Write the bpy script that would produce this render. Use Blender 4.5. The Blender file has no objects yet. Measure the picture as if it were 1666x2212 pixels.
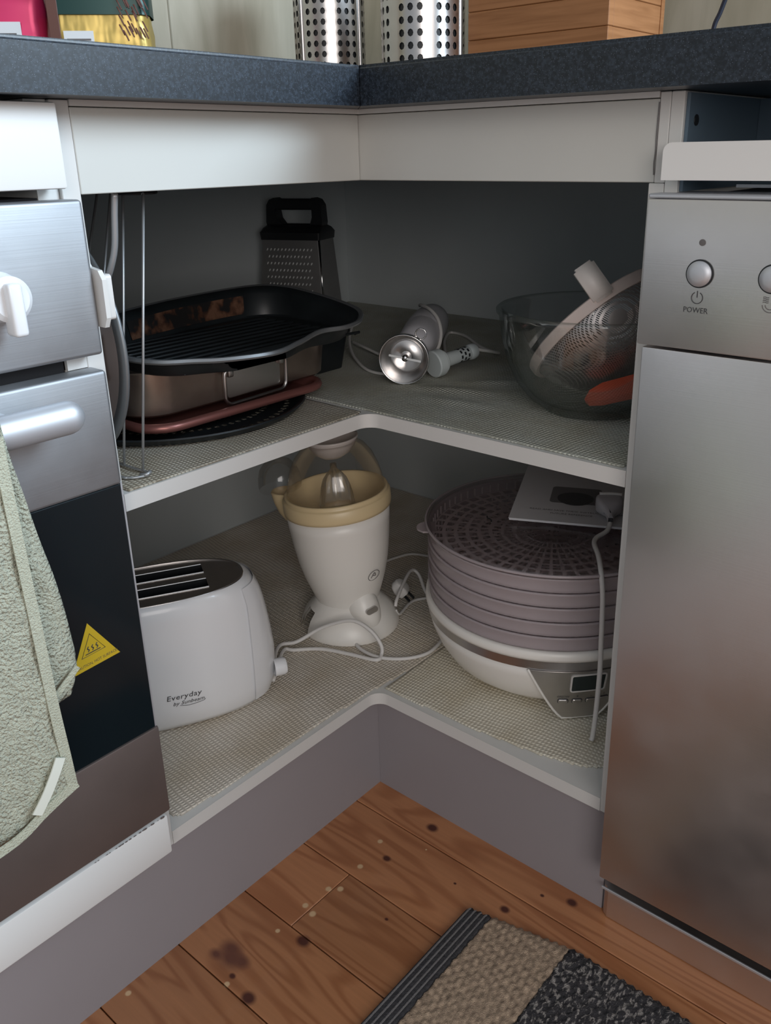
import bpy, bmesh, math, random
from mathutils import Vector, Matrix
from mathutils.geometry import tessellate_polygon
random.seed(7)
SC = bpy.context.scene
COL = SC.collection
PI = math.pi

# ------------------------------------------------------------------ camera
cd = bpy.data.cameras.new('camera')
cd.sensor_fit = 'VERTICAL'; cd.sensor_height = 24.0; cd.sensor_width = 18.08
cd.lens = 1856.67 * 24.0 / 2212.0
cd.shift_x = -43.57 / 2212.0; cd.shift_y = -78.98 / 2212.0
cd.clip_start = 0.02; cd.clip_end = 50
cam = bpy.data.objects.new('camera', cd); COL.objects.link(cam)
_r = Vector((0.766906, 0.64153017, -0.01715342)); _u = Vector((-0.21348736, 0.28023385, 0.93589109)); _f = Vector((-0.60520934, 0.71407845, -0.3518716))
_m = Matrix((( _r.x, _u.x, -_f.x, 0.65169606), (_r.y, _u.y, -_f.y, -0.70379455), (_r.z, _u.z, -_f.z, 0.8178011), (0, 0, 0, 1)))
cam.matrix_world = _m
SC.camera = cam

# ------------------------------------------------------------------ world, lights, exposure
w = bpy.data.worlds.new('room_light'); SC.world = w; w.use_nodes = True
w.node_tree.nodes['Background'].inputs[0].default_value = (0.55, 0.59, 0.63, 1)
w.node_tree.nodes['Background'].inputs[1].default_value = 0.66
def area(name, loc, target, sx, sy, power, col):
    l = bpy.data.lights.new(name, 'AREA'); l.shape = 'RECTANGLE'; l.size = sx; l.size_y = sy; l.energy = power; l.color = col
    o = bpy.data.objects.new(name, l); COL.objects.link(o); o.location = loc
    d = Vector(target) - Vector(loc); o.rotation_euler = d.to_track_quat('-Z', 'Y').to_euler(); return o
area('window_light', (1.75, 0.56, 1.72), (0.1, -0.7, 0.6), 1.1, 0.9, 54, (0.70, 0.86, 1.0))
area('room_fill_light', (2.6, -2.2, 1.5), (0.0, 0.0, 0.5), 1.6, 1.4, 30, (1.0, 0.93, 0.88))  # added warm fill to brighten the room side, no window seen there
SC.view_settings.view_transform = 'Standard'; SC.view_settings.look = 'None'
SC.view_settings.exposure = 0.20; SC.view_settings.gamma = 1.0; SC.view_settings.use_curve_mapping = False
SC.cycles.max_bounces = 12; SC.cycles.diffuse_bounces = 8; SC.cycles.glossy_bounces = 6; SC.cycles.transparent_max_bounces = 24

# ------------------------------------------------------------------ materials
def mat(name, col, rough=0.5, metal=0.0, bump=None, var=None, spec=None, coat=0.0, stretch=(1, 1, 1)):
    """bump=(scale,strength,distance) noise bump; var=(scale,amount) value variation"""
    m = bpy.data.materials.new(name); m.use_nodes = True
    nt = m.node_tree; b = nt.nodes['Principled BSDF']
    b.inputs['Base Color'].default_value = (*col, 1); b.inputs['Roughness'].default_value = rough; b.inputs['Metallic'].default_value = metal
    if spec is not None: b.inputs['Specular IOR Level'].default_value = spec
    if coat: b.inputs['Coat Weight'].default_value = coat
    if bump or var:
        g = nt.nodes.new('ShaderNodeNewGeometry'); mp = nt.nodes.new('ShaderNodeMapping'); mp.inputs['Scale'].default_value = stretch
        nt.links.new(g.outputs['Position'], mp.inputs[0])
    if bump:
        n = nt.nodes.new('ShaderNodeTexNoise'); n.inputs['Scale'].default_value = bump[0]; n.inputs['Detail'].default_value = 3
        nt.links.new(mp.outputs[0], n.inputs['Vector'])
        bp = nt.nodes.new('ShaderNodeBump'); bp.inputs['Strength'].default_value = bump[1]; bp.inputs['Distance'].default_value = bump[2]
        nt.links.new(n.outputs[0], bp.inputs['Height']); nt.links.new(bp.outputs[0], b.inputs['Normal'])
    if var:
        n = nt.nodes.new('ShaderNodeTexNoise'); n.inputs['Scale'].default_value = var[0]; n.inputs['Detail'].default_value = 5
        nt.links.new(mp.outputs[0], n.inputs['Vector'])
        r = nt.nodes.new('ShaderNodeValToRGB'); a = var[1]
        r.color_ramp.elements[0].position = .3; r.color_ramp.elements[1].position = .7
        r.color_ramp.elements[0].color = (*[max(0, c * (1 - a)) for c in col], 1); r.color_ramp.elements[1].color = (*[min(1, c * (1 + a)) for c in col], 1)
        nt.links.new(n.outputs[0], r.inputs[0]); nt.links.new(r.outputs[0], b.inputs['Base Color'])
    return m
def N(m): return m.node_tree, m.node_tree.nodes['Principled BSDF']
def add(nt, t, **kw):
    n = nt.nodes.new(t)
    for k, v in kw.items(): setattr(n, k, v)
    return n

def steel(name, col, rough, stretch, amt=.1):
    m = mat(name, col, rough, 1.0, var=(6, amt), stretch=(1, 1, 1)); nt, b = N(m)
    g = add(nt, 'ShaderNodeNewGeometry'); mp = add(nt, 'ShaderNodeMapping'); mp.inputs['Scale'].default_value = stretch
    n = add(nt, 'ShaderNodeTexNoise'); n.inputs['Scale'].default_value = 1; n.inputs['Detail'].default_value = 2
    nt.links.new(g.outputs['Position'], mp.inputs[0]); nt.links.new(mp.outputs[0], n.inputs['Vector'])
    bp = add(nt, 'ShaderNodeBump'); bp.inputs['Strength'].default_value = .25; bp.inputs['Distance'].default_value = .0002
    nt.links.new(n.outputs[0], bp.inputs['Height']); nt.links.new(bp.outputs[0], b.inputs['Normal'])
    n2 = add(nt, 'ShaderNodeTexNoise'); n2.inputs['Scale'].default_value = 9; n2.inputs['Detail'].default_value = 6
    nt.links.new(g.outputs['Position'], n2.inputs['Vector'])
    mr = add(nt, 'ShaderNodeMapRange'); mr.inputs[1].default_value = .35; mr.inputs[2].default_value = .7; mr.inputs[3].default_value = rough - .06; mr.inputs[4].default_value = rough + .12
    nt.links.new(n2.outputs[0], mr.inputs[0]); nt.links.new(mr.outputs[0], b.inputs['Roughness'])
    return m

def clear(name, tint, edge, gloss=.12, rough=.05, facing=.35):
    """thin clear glass or plastic sheet: transmission with a tint that deepens at grazing angles, plus Fresnel gloss"""
    m = bpy.data.materials.new(name); m.use_nodes = True; nt = m.node_tree
    nt.nodes.remove(nt.nodes['Principled BSDF']); out = nt.nodes['Material Output']
    lw = add(nt, 'ShaderNodeLayerWeight'); lw.inputs[0].default_value = facing
    mx = add(nt, 'ShaderNodeMixRGB'); mx.inputs[1].default_value = (*tint, 1); mx.inputs[2].default_value = (*edge, 1)
    nt.links.new(lw.outputs['Facing'], mx.inputs[0])
    t = add(nt, 'ShaderNodeBsdfTransparent'); nt.links.new(mx.outputs[0], t.inputs[0])
    g = add(nt, 'ShaderNodeBsdfGlossy'); g.inputs['Roughness'].default_value = rough; g.inputs[0].default_value = (.9, .9, .9, 1)
    mr = add(nt, 'ShaderNodeMapRange'); mr.inputs[3].default_value = gloss * .4; mr.inputs[4].default_value = min(1, gloss * 4)
    nt.links.new(lw.outputs['Fresnel'], mr.inputs[0])
    ms = add(nt, 'ShaderNodeMixShader'); nt.links.new(mr.outputs[0], ms.inputs[0]); nt.links.new(t.outputs[0], ms.inputs[1]); nt.links.new(g.outputs[0], ms.inputs[2])
    nt.links.new(ms.outputs[0], out.inputs[0]); return m

def frosted(name, col, clearness, rough=.25):
    """milky translucent plastic"""
    m = bpy.data.materials.new(name); m.use_nodes = True; nt = m.node_tree; b = nt.nodes['Principled BSDF']; out = nt.nodes['Material Output']
    b.inputs['Base Color'].default_value = (*col, 1); b.inputs['Roughness'].default_value = rough
    t = add(nt, 'ShaderNodeBsdfTransparent'); t.inputs[0].default_value = (*[min(1, c * .3 + .68) for c in col], 1)
    ms = add(nt, 'ShaderNodeMixShader'); ms.inputs[0].default_value = clearness
    nt.links.new(b.outputs[0], ms.inputs[1]); nt.links.new(t.outputs[0], ms.inputs[2]); nt.links.new(ms.outputs[0], out.inputs[0]); return m

M = {}
M['white'] = mat('white_melamine', (.66, .655, .635), .42, var=(7, .03), bump=(260, .06, .0004))
M['fascia'] = mat('white_panel', (.56, .56, .53), .38, var=(5, .035), bump=(200, .05, .0004))
M['edge'] = mat('white_edging', (.64, .63, .61), .4)
M['drawer'] = mat('white_drawer_front', (.78, .78, .77), .4)
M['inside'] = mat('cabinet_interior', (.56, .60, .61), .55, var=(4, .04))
M['plinth'] = mat('grey_plinth', (.285, .262, .275), .5, var=(3, .05), bump=(300, .05, .0003))
M['black'] = mat('black_plastic', (.012, .013, .015), .4)
M['dark'] = mat('dark_gap', (.01, .01, .012), .8)
M['enamel_white'] = mat('glossy_white_plastic', (.78, .79, .81), .25, coat=.2)
M['warm_white'] = mat('warm_white_plastic', (.80, .775, .73), .33)
M['cord'] = mat('white_cord', (.66, .64, .62), .45)
M['cream'] = mat('cream_plastic', (.68, .54, .32), .35)
M['steel_x'] = steel('brushed_steel_dishwasher', (.70, .675, .67), .38, (3, 3, 900), .05)
M['steel_y'] = steel('brushed_steel_oven', (.43, .44, .46), .54, (4, 4, 700), .15)
M['steel_brown'] = mat('dull_brown_steel', (.20, .165, .155), .45, .6, var=(8, .12))
M['chrome'] = mat('chrome', (.72, .70, .69), .12, 1)
M['tooth'] = mat('bright_grater_teeth', (.9, .9, .9), .3, .2)
M['satin'] = mat('satin_steel', (.55, .53, .52), .3, 1, var=(12, .12))
M['grater_steel'] = mat('grater_steel', (.27, .265, .26), .36, .6, var=(14, .1))
M['alu'] = mat('aluminium_handle', (.60, .62, .66), .5, .7)
M['glass_black'] = mat('black_oven_glass', (.006, .011, .014), .12, spec=.35)
M['wire'] = mat('grey_wire', (.42, .43, .44), .4, .6)
M['lcd'] = mat('lcd_display', (.02, .03, .03), .15)
M['ink'] = mat('printed_ink', (.05, .05, .055), .5)
M['ink_soft'] = mat('soft_grey_ink', (.13, .12, .12), .5)
M['yellow'] = mat('yellow_sticker', (.55, .38, .02), .45)
M['paper'] = mat('white_paper', (.56, .56, .58), .6)
M['glass'] = clear('bowl_glass', (.992, .996, .994), (.76, .81, .80), .10, .03, .30)
M['clear'] = clear('clear_plastic', (.99, .985, .98), (.84, .81, .78), .10, .10, .30)
M['tray'] = frosted('lilac_tray_plastic', (.58, .51, .53), .46, .2)
M['rib'] = frosted('pale_tray_ribs', (.72, .66, .67), .2, .2)
M['tray_floor'] = frosted('lilac_tray_floor', (.80, .74, .76), .12, .25)
M['lid'] = clear('lilac_lid_plastic', (.985, .975, .98), (.90, .87, .88), .14, .22, .3)
M['sieve_plastic'] = mat('ivory_plastic', (.72, .60, .55), .4)
M['sieve_white'] = mat('ivory_plastic_pale', (.86, .80, .76), .4)
M['red'] = mat('red_silicone', (.85, .10, .03), .4)
M['rose'] = mat('rose_metal_tray', (.30, .12, .105), .35, .55)
M['black_pan'] = mat('black_nonstick', (.012, .015, .017), .42, var=(20, .3))
M['roaster'] = mat('stained_steel', (.36, .29, .25), .33, .9, var=(14, .3), bump=(60, .1, .0006))
M['grey_rim'] = mat('grey_rim_metal', (.22, .23, .24), .4, .6)
M['rust'] = mat('burnt_brown_residue', (.09, .04, .02), .5)
nt, b = N(M['rust']); g = add(nt, 'ShaderNodeNewGeometry'); n = add(nt, 'ShaderNodeTexNoise'); n.inputs['Scale'].default_value = 55; n.inputs['Detail'].default_value = 7; nt.links.new(g.outputs['Position'], n.inputs['Vector'])
r = add(nt, 'ShaderNodeValToRGB'); e = r.color_ramp.elements; e[0].position = .42; e[0].color = (.014, .013, .013, 1); e[1].position = .62; e[1].color = (.15, .075, .045, 1); e2 = r.color_ramp.elements.new(.50); e2.color = (.075, .032, .018, 1); nt.links.new(n.outputs[0], r.inputs[0]); nt.links.new(r.outputs[0], b.inputs['Base Color'])
M['copper'] = mat('brown_metal', (.34, .24, .16), .38, .7, var=(20, .2))
M['blender'] = mat('pale_grey_plastic', (.52, .51, .54), .35)
M['collar'] = mat('plug_grey_plastic', (.50, .54, .54), .45)
M['towel'] = mat('pale_green_terry', (.50, .515, .41), .95, var=(90, .10), bump=(380, 1.0, .006))
M['towel_hem'] = mat('pale_green_hem', (.53, .545, .43), .9, bump=(700, .8, .003), var=(120, .05))
M['tape'] = mat('pale_tape', (.72, .74, .66), .7)
M['magenta'] = mat('magenta_foil', (.62, .03, .13), .3, .25)
M['gold'] = mat('gold_foil', (.50, .36, .10), .3, .45, bump=(25, .5, .01), stretch=(1, 1, .25))
M['green_foil'] = mat('green_foil', (.008, .045, .04), .35, .3)
M['brown_foil'] = mat('brown_print', (.10, .03, .02), .4)
M['label'] = mat('barcode_label', (.72, .74, .76), .5)
M['blue_cable'] = mat('dark_blue_cable', (.006, .009, .025), .5)
M['cavity_shade'] = mat('cavity_shade_blue', (.10, .145, .19), .6)  # dark blue puts the deep shade of the recess into the colour

# worktop: blue black laminate with pale flecks
m = mat('speckled_worktop', (.02, .028, .04), .36); nt, b = N(m)
g = add(nt, 'ShaderNodeNewGeometry'); v = add(nt, 'ShaderNodeTexVoronoi'); v.inputs['Scale'].default_value = 620; v.inputs['Randomness'].default_value = 1
nt.links.new(g.outputs['Position'], v.inputs['Vector'])
n = add(nt, 'ShaderNodeTexNoise'); n.inputs['Scale'].default_value = 420; n.inputs['Detail'].default_value = 3; nt.links.new(g.outputs['Position'], n.inputs['Vector'])
r1 = add(nt, 'ShaderNodeValToRGB'); e = r1.color_ramp.elements; e[0].position = .42; e[0].color = (.004, .008, .014, 1); e[1].position = .75; e[1].color = (.027, .039, .058, 1)
nt.links.new(n.outputs[0], r1.inputs[0])
r2 = add(nt, 'ShaderNodeValToRGB'); e = r2.color_ramp.elements; e[0].position = .10; e[0].color = (1, 1, 1, 1); e[1].position = .2; e[1].color = (0, 0, 0, 1)
nt.links.new(v.outputs['Distance'], r2.inputs[0])
mx = add(nt, 'ShaderNodeMixRGB'); mx.inputs[2].default_value = (.11, .13, .17, 1); nt.links.new(r2.outputs[0], mx.inputs[0]); nt.links.new(r1.outputs[0], mx.inputs[1]); nt.links.new(mx.outputs[0], b.inputs['Base Color'])
M['worktop'] = m

# woven anti-slip liner
def liner_mat(name, c1, c2, sx, sy, rot):
    m = mat(name, c1, .85); nt, b = N(m)
    g = add(nt, 'ShaderNodeNewGeometry')
    n = add(nt, 'ShaderNodeTexNoise'); n.inputs['Scale'].default_value = 9; nt.links.new(g.outputs['Position'], n.inputs['Vector'])
    ad = add(nt, 'ShaderNodeVectorMath', operation='MULTIPLY_ADD'); ad.inputs[1].default_value = (.02, .02, 0)
    nt.links.new(n.outputs['Color'], ad.inputs[0]); nt.links.new(g.outputs['Position'], ad.inputs[2])
    mp = add(nt, 'ShaderNodeMapping'); mp.inputs['Rotation'].default_value = (0, 0, rot); nt.links.new(ad.outputs[0], mp.inputs[0])
    sp = add(nt, 'ShaderNodeSeparateXYZ'); nt.links.new(mp.outputs[0], sp.inputs[0])
    def wave(o, per):
        a = add(nt, 'ShaderNodeMath', operation='MULTIPLY'); a.inputs[1].default_value = 2 * PI / per; nt.links.new(o, a.inputs[0])
        s = add(nt, 'ShaderNodeMath', operation='SINE'); nt.links.new(a.outputs[0], s.inputs[0])
        q = add(nt, 'ShaderNodeMath', operation='MULTIPLY_ADD'); q.inputs[1].default_value = .5; q.inputs[2].default_value = .5; nt.links.new(s.outputs[0], q.inputs[0]); return q.outputs[0]
    wx, wy = wave(sp.outputs[0], sx), wave(sp.outputs[1], sy)
    mu = add(nt, 'ShaderNodeMath', operation='MULTIPLY'); nt.links.new(wx, mu.inputs[0]); nt.links.new(wy, mu.inputs[1])
    ra = add(nt, 'ShaderNodeValToRGB'); e = ra.color_ramp.elements; e[0].position = .0; e[0].color = (*c2, 1); e[1].position = .22; e[1].color = (*c1, 1)
    nt.links.new(mu.outputs[0], ra.inputs[0])
    n2 = add(nt, 'ShaderNodeTexNoise'); n2.inputs['Scale'].default_value = 14; n2.inputs['Detail'].default_value = 4; nt.links.new(g.outputs['Position'], n2.inputs['Vector'])
    r3 = add(nt, 'ShaderNodeValToRGB'); e = r3.color_ramp.elements; e[0].position = .3; e[0].color = (.84, .80, .73, 1); e[1].position = .6; e[1].color = (1, 1, 1, 1); nt.links.new(n2.outputs[0], r3.inputs[0])
    mm = add(nt, 'ShaderNodeMixRGB', blend_type='MULTIPLY'); mm.inputs[0].default_value = 1; nt.links.new(ra.outputs[0], mm.inputs[1]); nt.links.new(r3.outputs[0], mm.inputs[2])
    nt.links.new(mm.outputs[0], b.inputs['Base Color'])
    bp = add(nt, 'ShaderNodeBump'); bp.inputs['Strength'].default_value = .9; bp.inputs['Distance'].default_value = .0011
    nt.links.new(mu.outputs[0], bp.inputs['Height']); nt.links.new(bp.outputs[0], b.inputs['Normal']); return m
M['liner_low_l'] = liner_mat('greige_liner', (.76, .70, .61), (.50, .45, .385), .0042, .0062, .1)
M['liner_low_r'] = liner_mat('cream_liner', (.80, .76, .65), (.58, .535, .44), .0046, .0058, -.08)
M['liner_up_l'] = liner_mat('grid_liner', (.60, .57, .49), (.25, .215, .17), .0048, .0048, .1)
M['liner_up_r'] = liner_mat('grid_liner_pale', (.60, .61, .55), (.33, .335, .29), .0048, .0048, .12)

# pine boards with rings, knots and filled nail holes
def pine():
    m = mat('varnished_pine', (.45, .2, .08), .32, coat=.15); nt, b = N(m)
    g = add(nt, 'ShaderNodeNewGeometry'); oi = add(nt, 'ShaderNodeObjectInfo')
    cb = add(nt, 'ShaderNodeCombineXYZ'); mu = add(nt, 'ShaderNodeMath', operation='MULTIPLY'); mu.inputs[1].default_value = 7
    nt.links.new(oi.outputs['Random'], mu.inputs[0]); nt.links.new(mu.outputs[0], cb.inputs[2]); nt.links.new(mu.outputs[0], cb.inputs[0])
    ad = add(nt, 'ShaderNodeVectorMath', operation='ADD'); nt.links.new(g.outputs['Position'], ad.inputs[0]); nt.links.new(cb.outputs[0], ad.inputs[1])
    mp = add(nt, 'ShaderNodeMapping'); mp.inputs['Scale'].default_value = (2.2, 17, 1); nt.links.new(ad.outputs[0], mp.inputs[0])
    n = add(nt, 'ShaderNodeTexNoise'); n.inputs['Scale'].default_value = 1; n.inputs['Detail'].default_value = 1.5; n.inputs['Distortion'].default_value = .5; nt.links.new(mp.outputs[0], n.inputs['Vector'])
    s = add(nt, 'ShaderNodeMath', operation='MULTIPLY'); s.inputs[1].default_value = 62; nt.links.new(n.outputs[0], s.inputs[0])
    si = add(nt, 'ShaderNodeMath', operation='SINE'); nt.links.new(s.outputs[0], si.inputs[0])
    ra = add(nt, 'ShaderNodeMapRange'); ra.inputs[1].default_value = -.2; ra.inputs[2].default_value = 1; nt.links.new(si.outputs[0], ra.inputs[0])
    c = add(nt, 'ShaderNodeMixRGB'); c.inputs[1].default_value = (.44, .190, .085, 1); c.inputs[2].default_value = (.34, .132, .055, 1); nt.links.new(ra.outputs[0], c.inputs[0])
    n3 = add(nt, 'ShaderNodeTexNoise'); n3.inputs['Scale'].default_value = 1; n3.inputs['Detail'].default_value = 5
    mp3 = add(nt, 'ShaderNodeMapping'); mp3.inputs['Scale'].default_value = (12, 240, 1); nt.links.new(ad.outputs[0], mp3.inputs[0]); nt.links.new(mp3.outputs[0], n3.inputs['Vector'])
    r3 = add(nt, 'ShaderNodeMapRange'); r3.inputs[3].default_value = .82; r3.inputs[4].default_value = 1.12; nt.links.new(n3.outputs[0], r3.inputs[0])
    c2 = add(nt, 'ShaderNodeVectorMath', operation='SCALE'); nt.links.new(c.outputs[0], c2.inputs[0]); nt.links.new(r3.outputs[0], c2.inputs[3])
    vv = add(nt, 'ShaderNodeMapRange'); vv.inputs[3].default_value = .85; vv.inputs[4].default_value = 1.15; nt.links.new(oi.outputs['Random'], vv.inputs[0])
    c3 = add(nt, 'ShaderNodeVectorMath', operation='SCALE'); nt.links.new(c2.outputs[0], c3.inputs[0]); nt.links.new(vv.outputs[0], c3.inputs[3])
    cur = c3.outputs[0]
    def spot(x, y, r, col, stretch=1.6, soft=.35):
        nonlocal cur
        sb = add(nt, 'ShaderNodeVectorMath', operation='SUBTRACT'); sb.inputs[1].default_value = (x, y, 0); nt.links.new(g.outputs['Position'], sb.inputs[0])
        ml = add(nt, 'ShaderNodeVectorMath', operation='MULTIPLY'); ml.inputs[1].default_value = (1 / stretch, 1, 0); nt.links.new(sb.outputs[0], ml.inputs[0])
        ln = add(nt, 'ShaderNodeVectorMath', operation='LENGTH'); nt.links.new(ml.outputs[0], ln.inputs[0])
        mr = add(nt, 'ShaderNodeMapRange'); mr.inputs[1].default_value = r * (1 - soft); mr.inputs[2].default_value = r * (1 + soft); mr.inputs[3].default_value = 1; mr.inputs[4].default_value = 0
        nt.links.new(ln.outputs['Value'], mr.inputs[0])
        mx = add(nt, 'ShaderNodeMixRGB'); mx.inputs[2].default_value = (*col, 1); nt.links.new(mr.outputs[0], mx.inputs[0]); nt.links.new(cur, mx.inputs[1]); cur = mx.outputs[0]
    kn, dk, pl = (.075, .02, .012), (.05, .035, .03), (.62, .42, .24)
    for x, y, r in ((.097, -.24, .0065), (.103, -.324, .0065), (.103, -.016, .006), (.091, -.092, .0042), (.247, -.064, .0045), (.302, -.007, .005), (.064, -.301, .003), (.27, -.02, .002), (.18, -.07, .0015), (.15, -.16, .0018), (.07, -.318, .003)): spot(x, y, r, kn, 1.25)
    for x, y, r in ((.043, -.297, .008), (.052, -.305, .010), (.064, -.30, .006), (.035, -.312, .005)): spot(x, y, r, (.14, .05, .03), 1.5, .6)
    for x, y, r in ((.066, -.076, .0032), (.074, -.122, .0034), (.068, -.171, .0034), (.079, -.162, .0036), (.064, -.205, .0034), (.079, -.208, .0038), (.065, -.249, .0026), (.073, -.328, .003), (.12, -.05, .0012), (.001, -.40, .003), (.10, -.41, .003)): spot(x, y, r, pl, 1.0, .25)
    nt.links.new(cur, b.inputs['Base Color'])
    bp = add(nt, 'ShaderNodeBump'); bp.inputs['Strength'].default_value = .15; bp.inputs['Distance'].default_value = .0005; nt.links.new(n3.outputs[0], bp.inputs['Height']); nt.links.new(bp.outputs[0], b.inputs['Normal'])
    return m
M['pine'] = pine()

def grainy(name, a, b_, sc, rough=.5):
    m = mat(name, a, rough); nt, b = N(m)
    g = add(nt, 'ShaderNodeNewGeometry'); mp = add(nt, 'ShaderNodeMapping'); mp.inputs['Scale'].default_value = sc; nt.links.new(g.outputs['Position'], mp.inputs[0])
    n = add(nt, 'ShaderNodeTexNoise'); n.inputs['Scale'].default_value = 1; n.inputs['Detail'].default_value = 6; n.inputs['Distortion'].default_value = .6; nt.links.new(mp.outputs[0], n.inputs['Vector'])
    r = add(nt, 'ShaderNodeValToRGB'); e = r.color_ramp.elements; e[0].position = .32; e[0].color = (*a, 1); e[1].position = .62; e[1].color = (*b_, 1)
    nt.links.new(n.outputs[0], r.inputs[0]); nt.links.new(r.outputs[0], b.inputs['Base Color']); return m
M['wall'] = grainy('pale_grained_splashback', (.40, .36, .27), (.52, .47, .37), (26, 26, 5), .55)
M['bamboo'] = grainy('bamboo_wood', (.28, .112, .038), (.38, .165, .064), (9, 9, 160), .45)

# sieve wire cloth: fine woven threads with open gaps
def cloth():
    m = bpy.data.materials.new('fine_wire_mesh'); m.use_nodes = True; nt = m.node_tree; b = nt.nodes['Principled BSDF']; out = nt.nodes['Material Output']
    b.inputs['Base Color'].default_value = (.5, .46, .45, 1); b.inputs['Metallic'].default_value = .9; b.inputs['Roughness'].default_value = .4
    tc = add(nt, 'ShaderNodeUVMap'); sp = add(nt, 'ShaderNodeSeparateXYZ'); nt.links.new(tc.outputs[0], sp.inputs[0]); o = []
    for k, per in ((0, .0022), (1, .0022)):
        a = add(nt, 'ShaderNodeMath', operation='MULTIPLY'); a.inputs[1].default_value = 2 * PI / per; nt.links.new(sp.outputs[k], a.inputs[0])
        s = add(nt, 'ShaderNodeMath', operation='SINE'); nt.links.new(a.outputs[0], s.inputs[0])
        q = add(nt, 'ShaderNodeMath', operation='GREATER_THAN'); q.inputs[1].default_value = .25; nt.links.new(s.outputs[0], q.inputs[0]); o.append(q.outputs[0])
    mxm = add(nt, 'ShaderNodeMath', operation='MAXIMUM'); nt.links.new(o[0], mxm.inputs[0]); nt.links.new(o[1], mxm.inputs[1])
    t = add(nt, 'ShaderNodeBsdfTransparent'); ms = add(nt, 'ShaderNodeMixShader'); nt.links.new(mxm.outputs[0], ms.inputs[0]); nt.links.new(t.outputs[0], ms.inputs[1]); nt.links.new(b.outputs[0], ms.inputs[2]); nt.links.new(ms.outputs[0], out.inputs[0])
    return m
M['mesh'] = cloth()
M['rug_dark'] = mat('charcoal_yarn', (.055, .053, .058), .95, var=(260, .3), bump=(900, 1, .002))
M['rug_beige'] = mat('beige_yarn', (.43, .315, .225), .95, var=(140, .35), bump=(900, 1, .002))
m = mat('flecked_charcoal_yarn', (.07, .065, .07), .95, bump=(700, 1, .003)); nt, b = N(m)
g = add(nt, 'ShaderNodeNewGeometry'); mp = add(nt, 'ShaderNodeMapping'); mp.inputs['Scale'].default_value = (1, .5, 1); mp.inputs['Rotation'].default_value = (0, 0, .5); nt.links.new(g.outputs['Position'], mp.inputs[0])
n = add(nt, 'ShaderNodeTexNoise'); n.inputs['Scale'].default_value = 260; n.inputs['Detail'].default_value = 2; nt.links.new(mp.outputs[0], n.inputs['Vector'])
r = add(nt, 'ShaderNodeValToRGB'); e = r.color_ramp.elements; e[0].position = .52; e[0].color = (.05, .047, .052, 1); e[1].position = .62; e[1].color = (.36, .33, .31, 1); nt.links.new(n.outputs[0], r.inputs[0]); nt.links.new(r.outputs[0], b.inputs['Base Color'])
M['rug_fleck'] = m

# ------------------------------------------------------------------ object helpers (all shapes are authored in world metres)
ORG = {}
def thing(name, label, cat, loc=(0, 0, 0), group=None):
    o = bpy.data.objects.new(name, None); COL.objects.link(o); o.location = loc; o.empty_display_size = .02
    o['label'] = label; o['category'] = cat
    if group: o['group'] = group
    ORG[o.name] = Vector(loc); return o
def _link(name, me, material, parent, org):
    me.materials.append(material)
    me.transform(Matrix.Translation(-org))
    o = bpy.data.objects.new(name, me); COL.objects.link(o)
    if parent is not None: o.parent = parent
    else: o.location = org
    ORG[o.name] = org; return o
def obj(name, bm, material, parent=None, smooth=False, label=None, origin=None, recalc=True):
    if recalc: bmesh.ops.recalc_face_normals(bm, faces=bm.faces)
    me = bpy.data.meshes.new(name); bm.to_mesh(bm and me); bm.free()
    if smooth:
        me.polygons.foreach_set('use_smooth', [True] * len(me.polygons))
        if smooth != 'all':
            bm2 = bmesh.new(); bm2.from_mesh(me)
            for e in bm2.edges: e.smooth = len(e.link_faces) != 2 or e.calc_face_angle(0) < math.radians(38)
            bm2.to_mesh(me); bm2.free()
    org = ORG[parent.name] if parent is not None else Vector(origin or (0, 0, 0))
    o = _link(name, me, material, parent, org)
    if label: o['label'] = label
    return o
def top(o, label, cat, group=None):
    o['label'] = label; o['category'] = cat
    if group: o['group'] = group
    return o
def struct(o): o['kind'] = 'structure'; return o
def box(x0, x1, y0, y1, z0, z1, bev=0, seg=2, bm=None):
    bm0 = bmesh.new(); r = bmesh.ops.create_cube(bm0, size=1)
    for v_ in r['verts']: v_.co = Vector(((x0 + x1) / 2 + v_.co.x * (x1 - x0), (y0 + y1) / 2 + v_.co.y * (y1 - y0), (z0 + z1) / 2 + v_.co.z * (z1 - z0)))
    if bev: bmesh.ops.bevel(bm0, geom=list(bm0.edges), offset=bev, segments=seg, affect='EDGES', profile=.5)
    return merge(bm, bm0)
def merge(bm, bm0):
    if bm is None: return bm0
    me = bpy.data.meshes.new('tmp'); bm0.to_mesh(me); bm0.free(); bm.from_mesh(me); bpy.data.meshes.remove(me); return bm
def xf(bm, mtx): bm.transform(mtx); return bm
def prism(poly, z0, z1, bm=None):
    bm0 = bmesh.new(); a = [bm0.verts.new((x, y, z0)) for x, y in poly]; c = [bm0.verts.new((x, y, z1)) for x, y in poly]; n_ = len(poly)
    for i in range(n_): bm0.faces.new((a[i], a[(i + 1) % n_], c[(i + 1) % n_], c[i]))
    for t in tessellate_polygon([[Vector((x, y, 0)) for x, y in poly]]):
        try: bm0.faces.new([a[i] for i in t]); bm0.faces.new([c[i] for i in t])
        except ValueError: pass
    return merge(bm, bm0)
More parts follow.
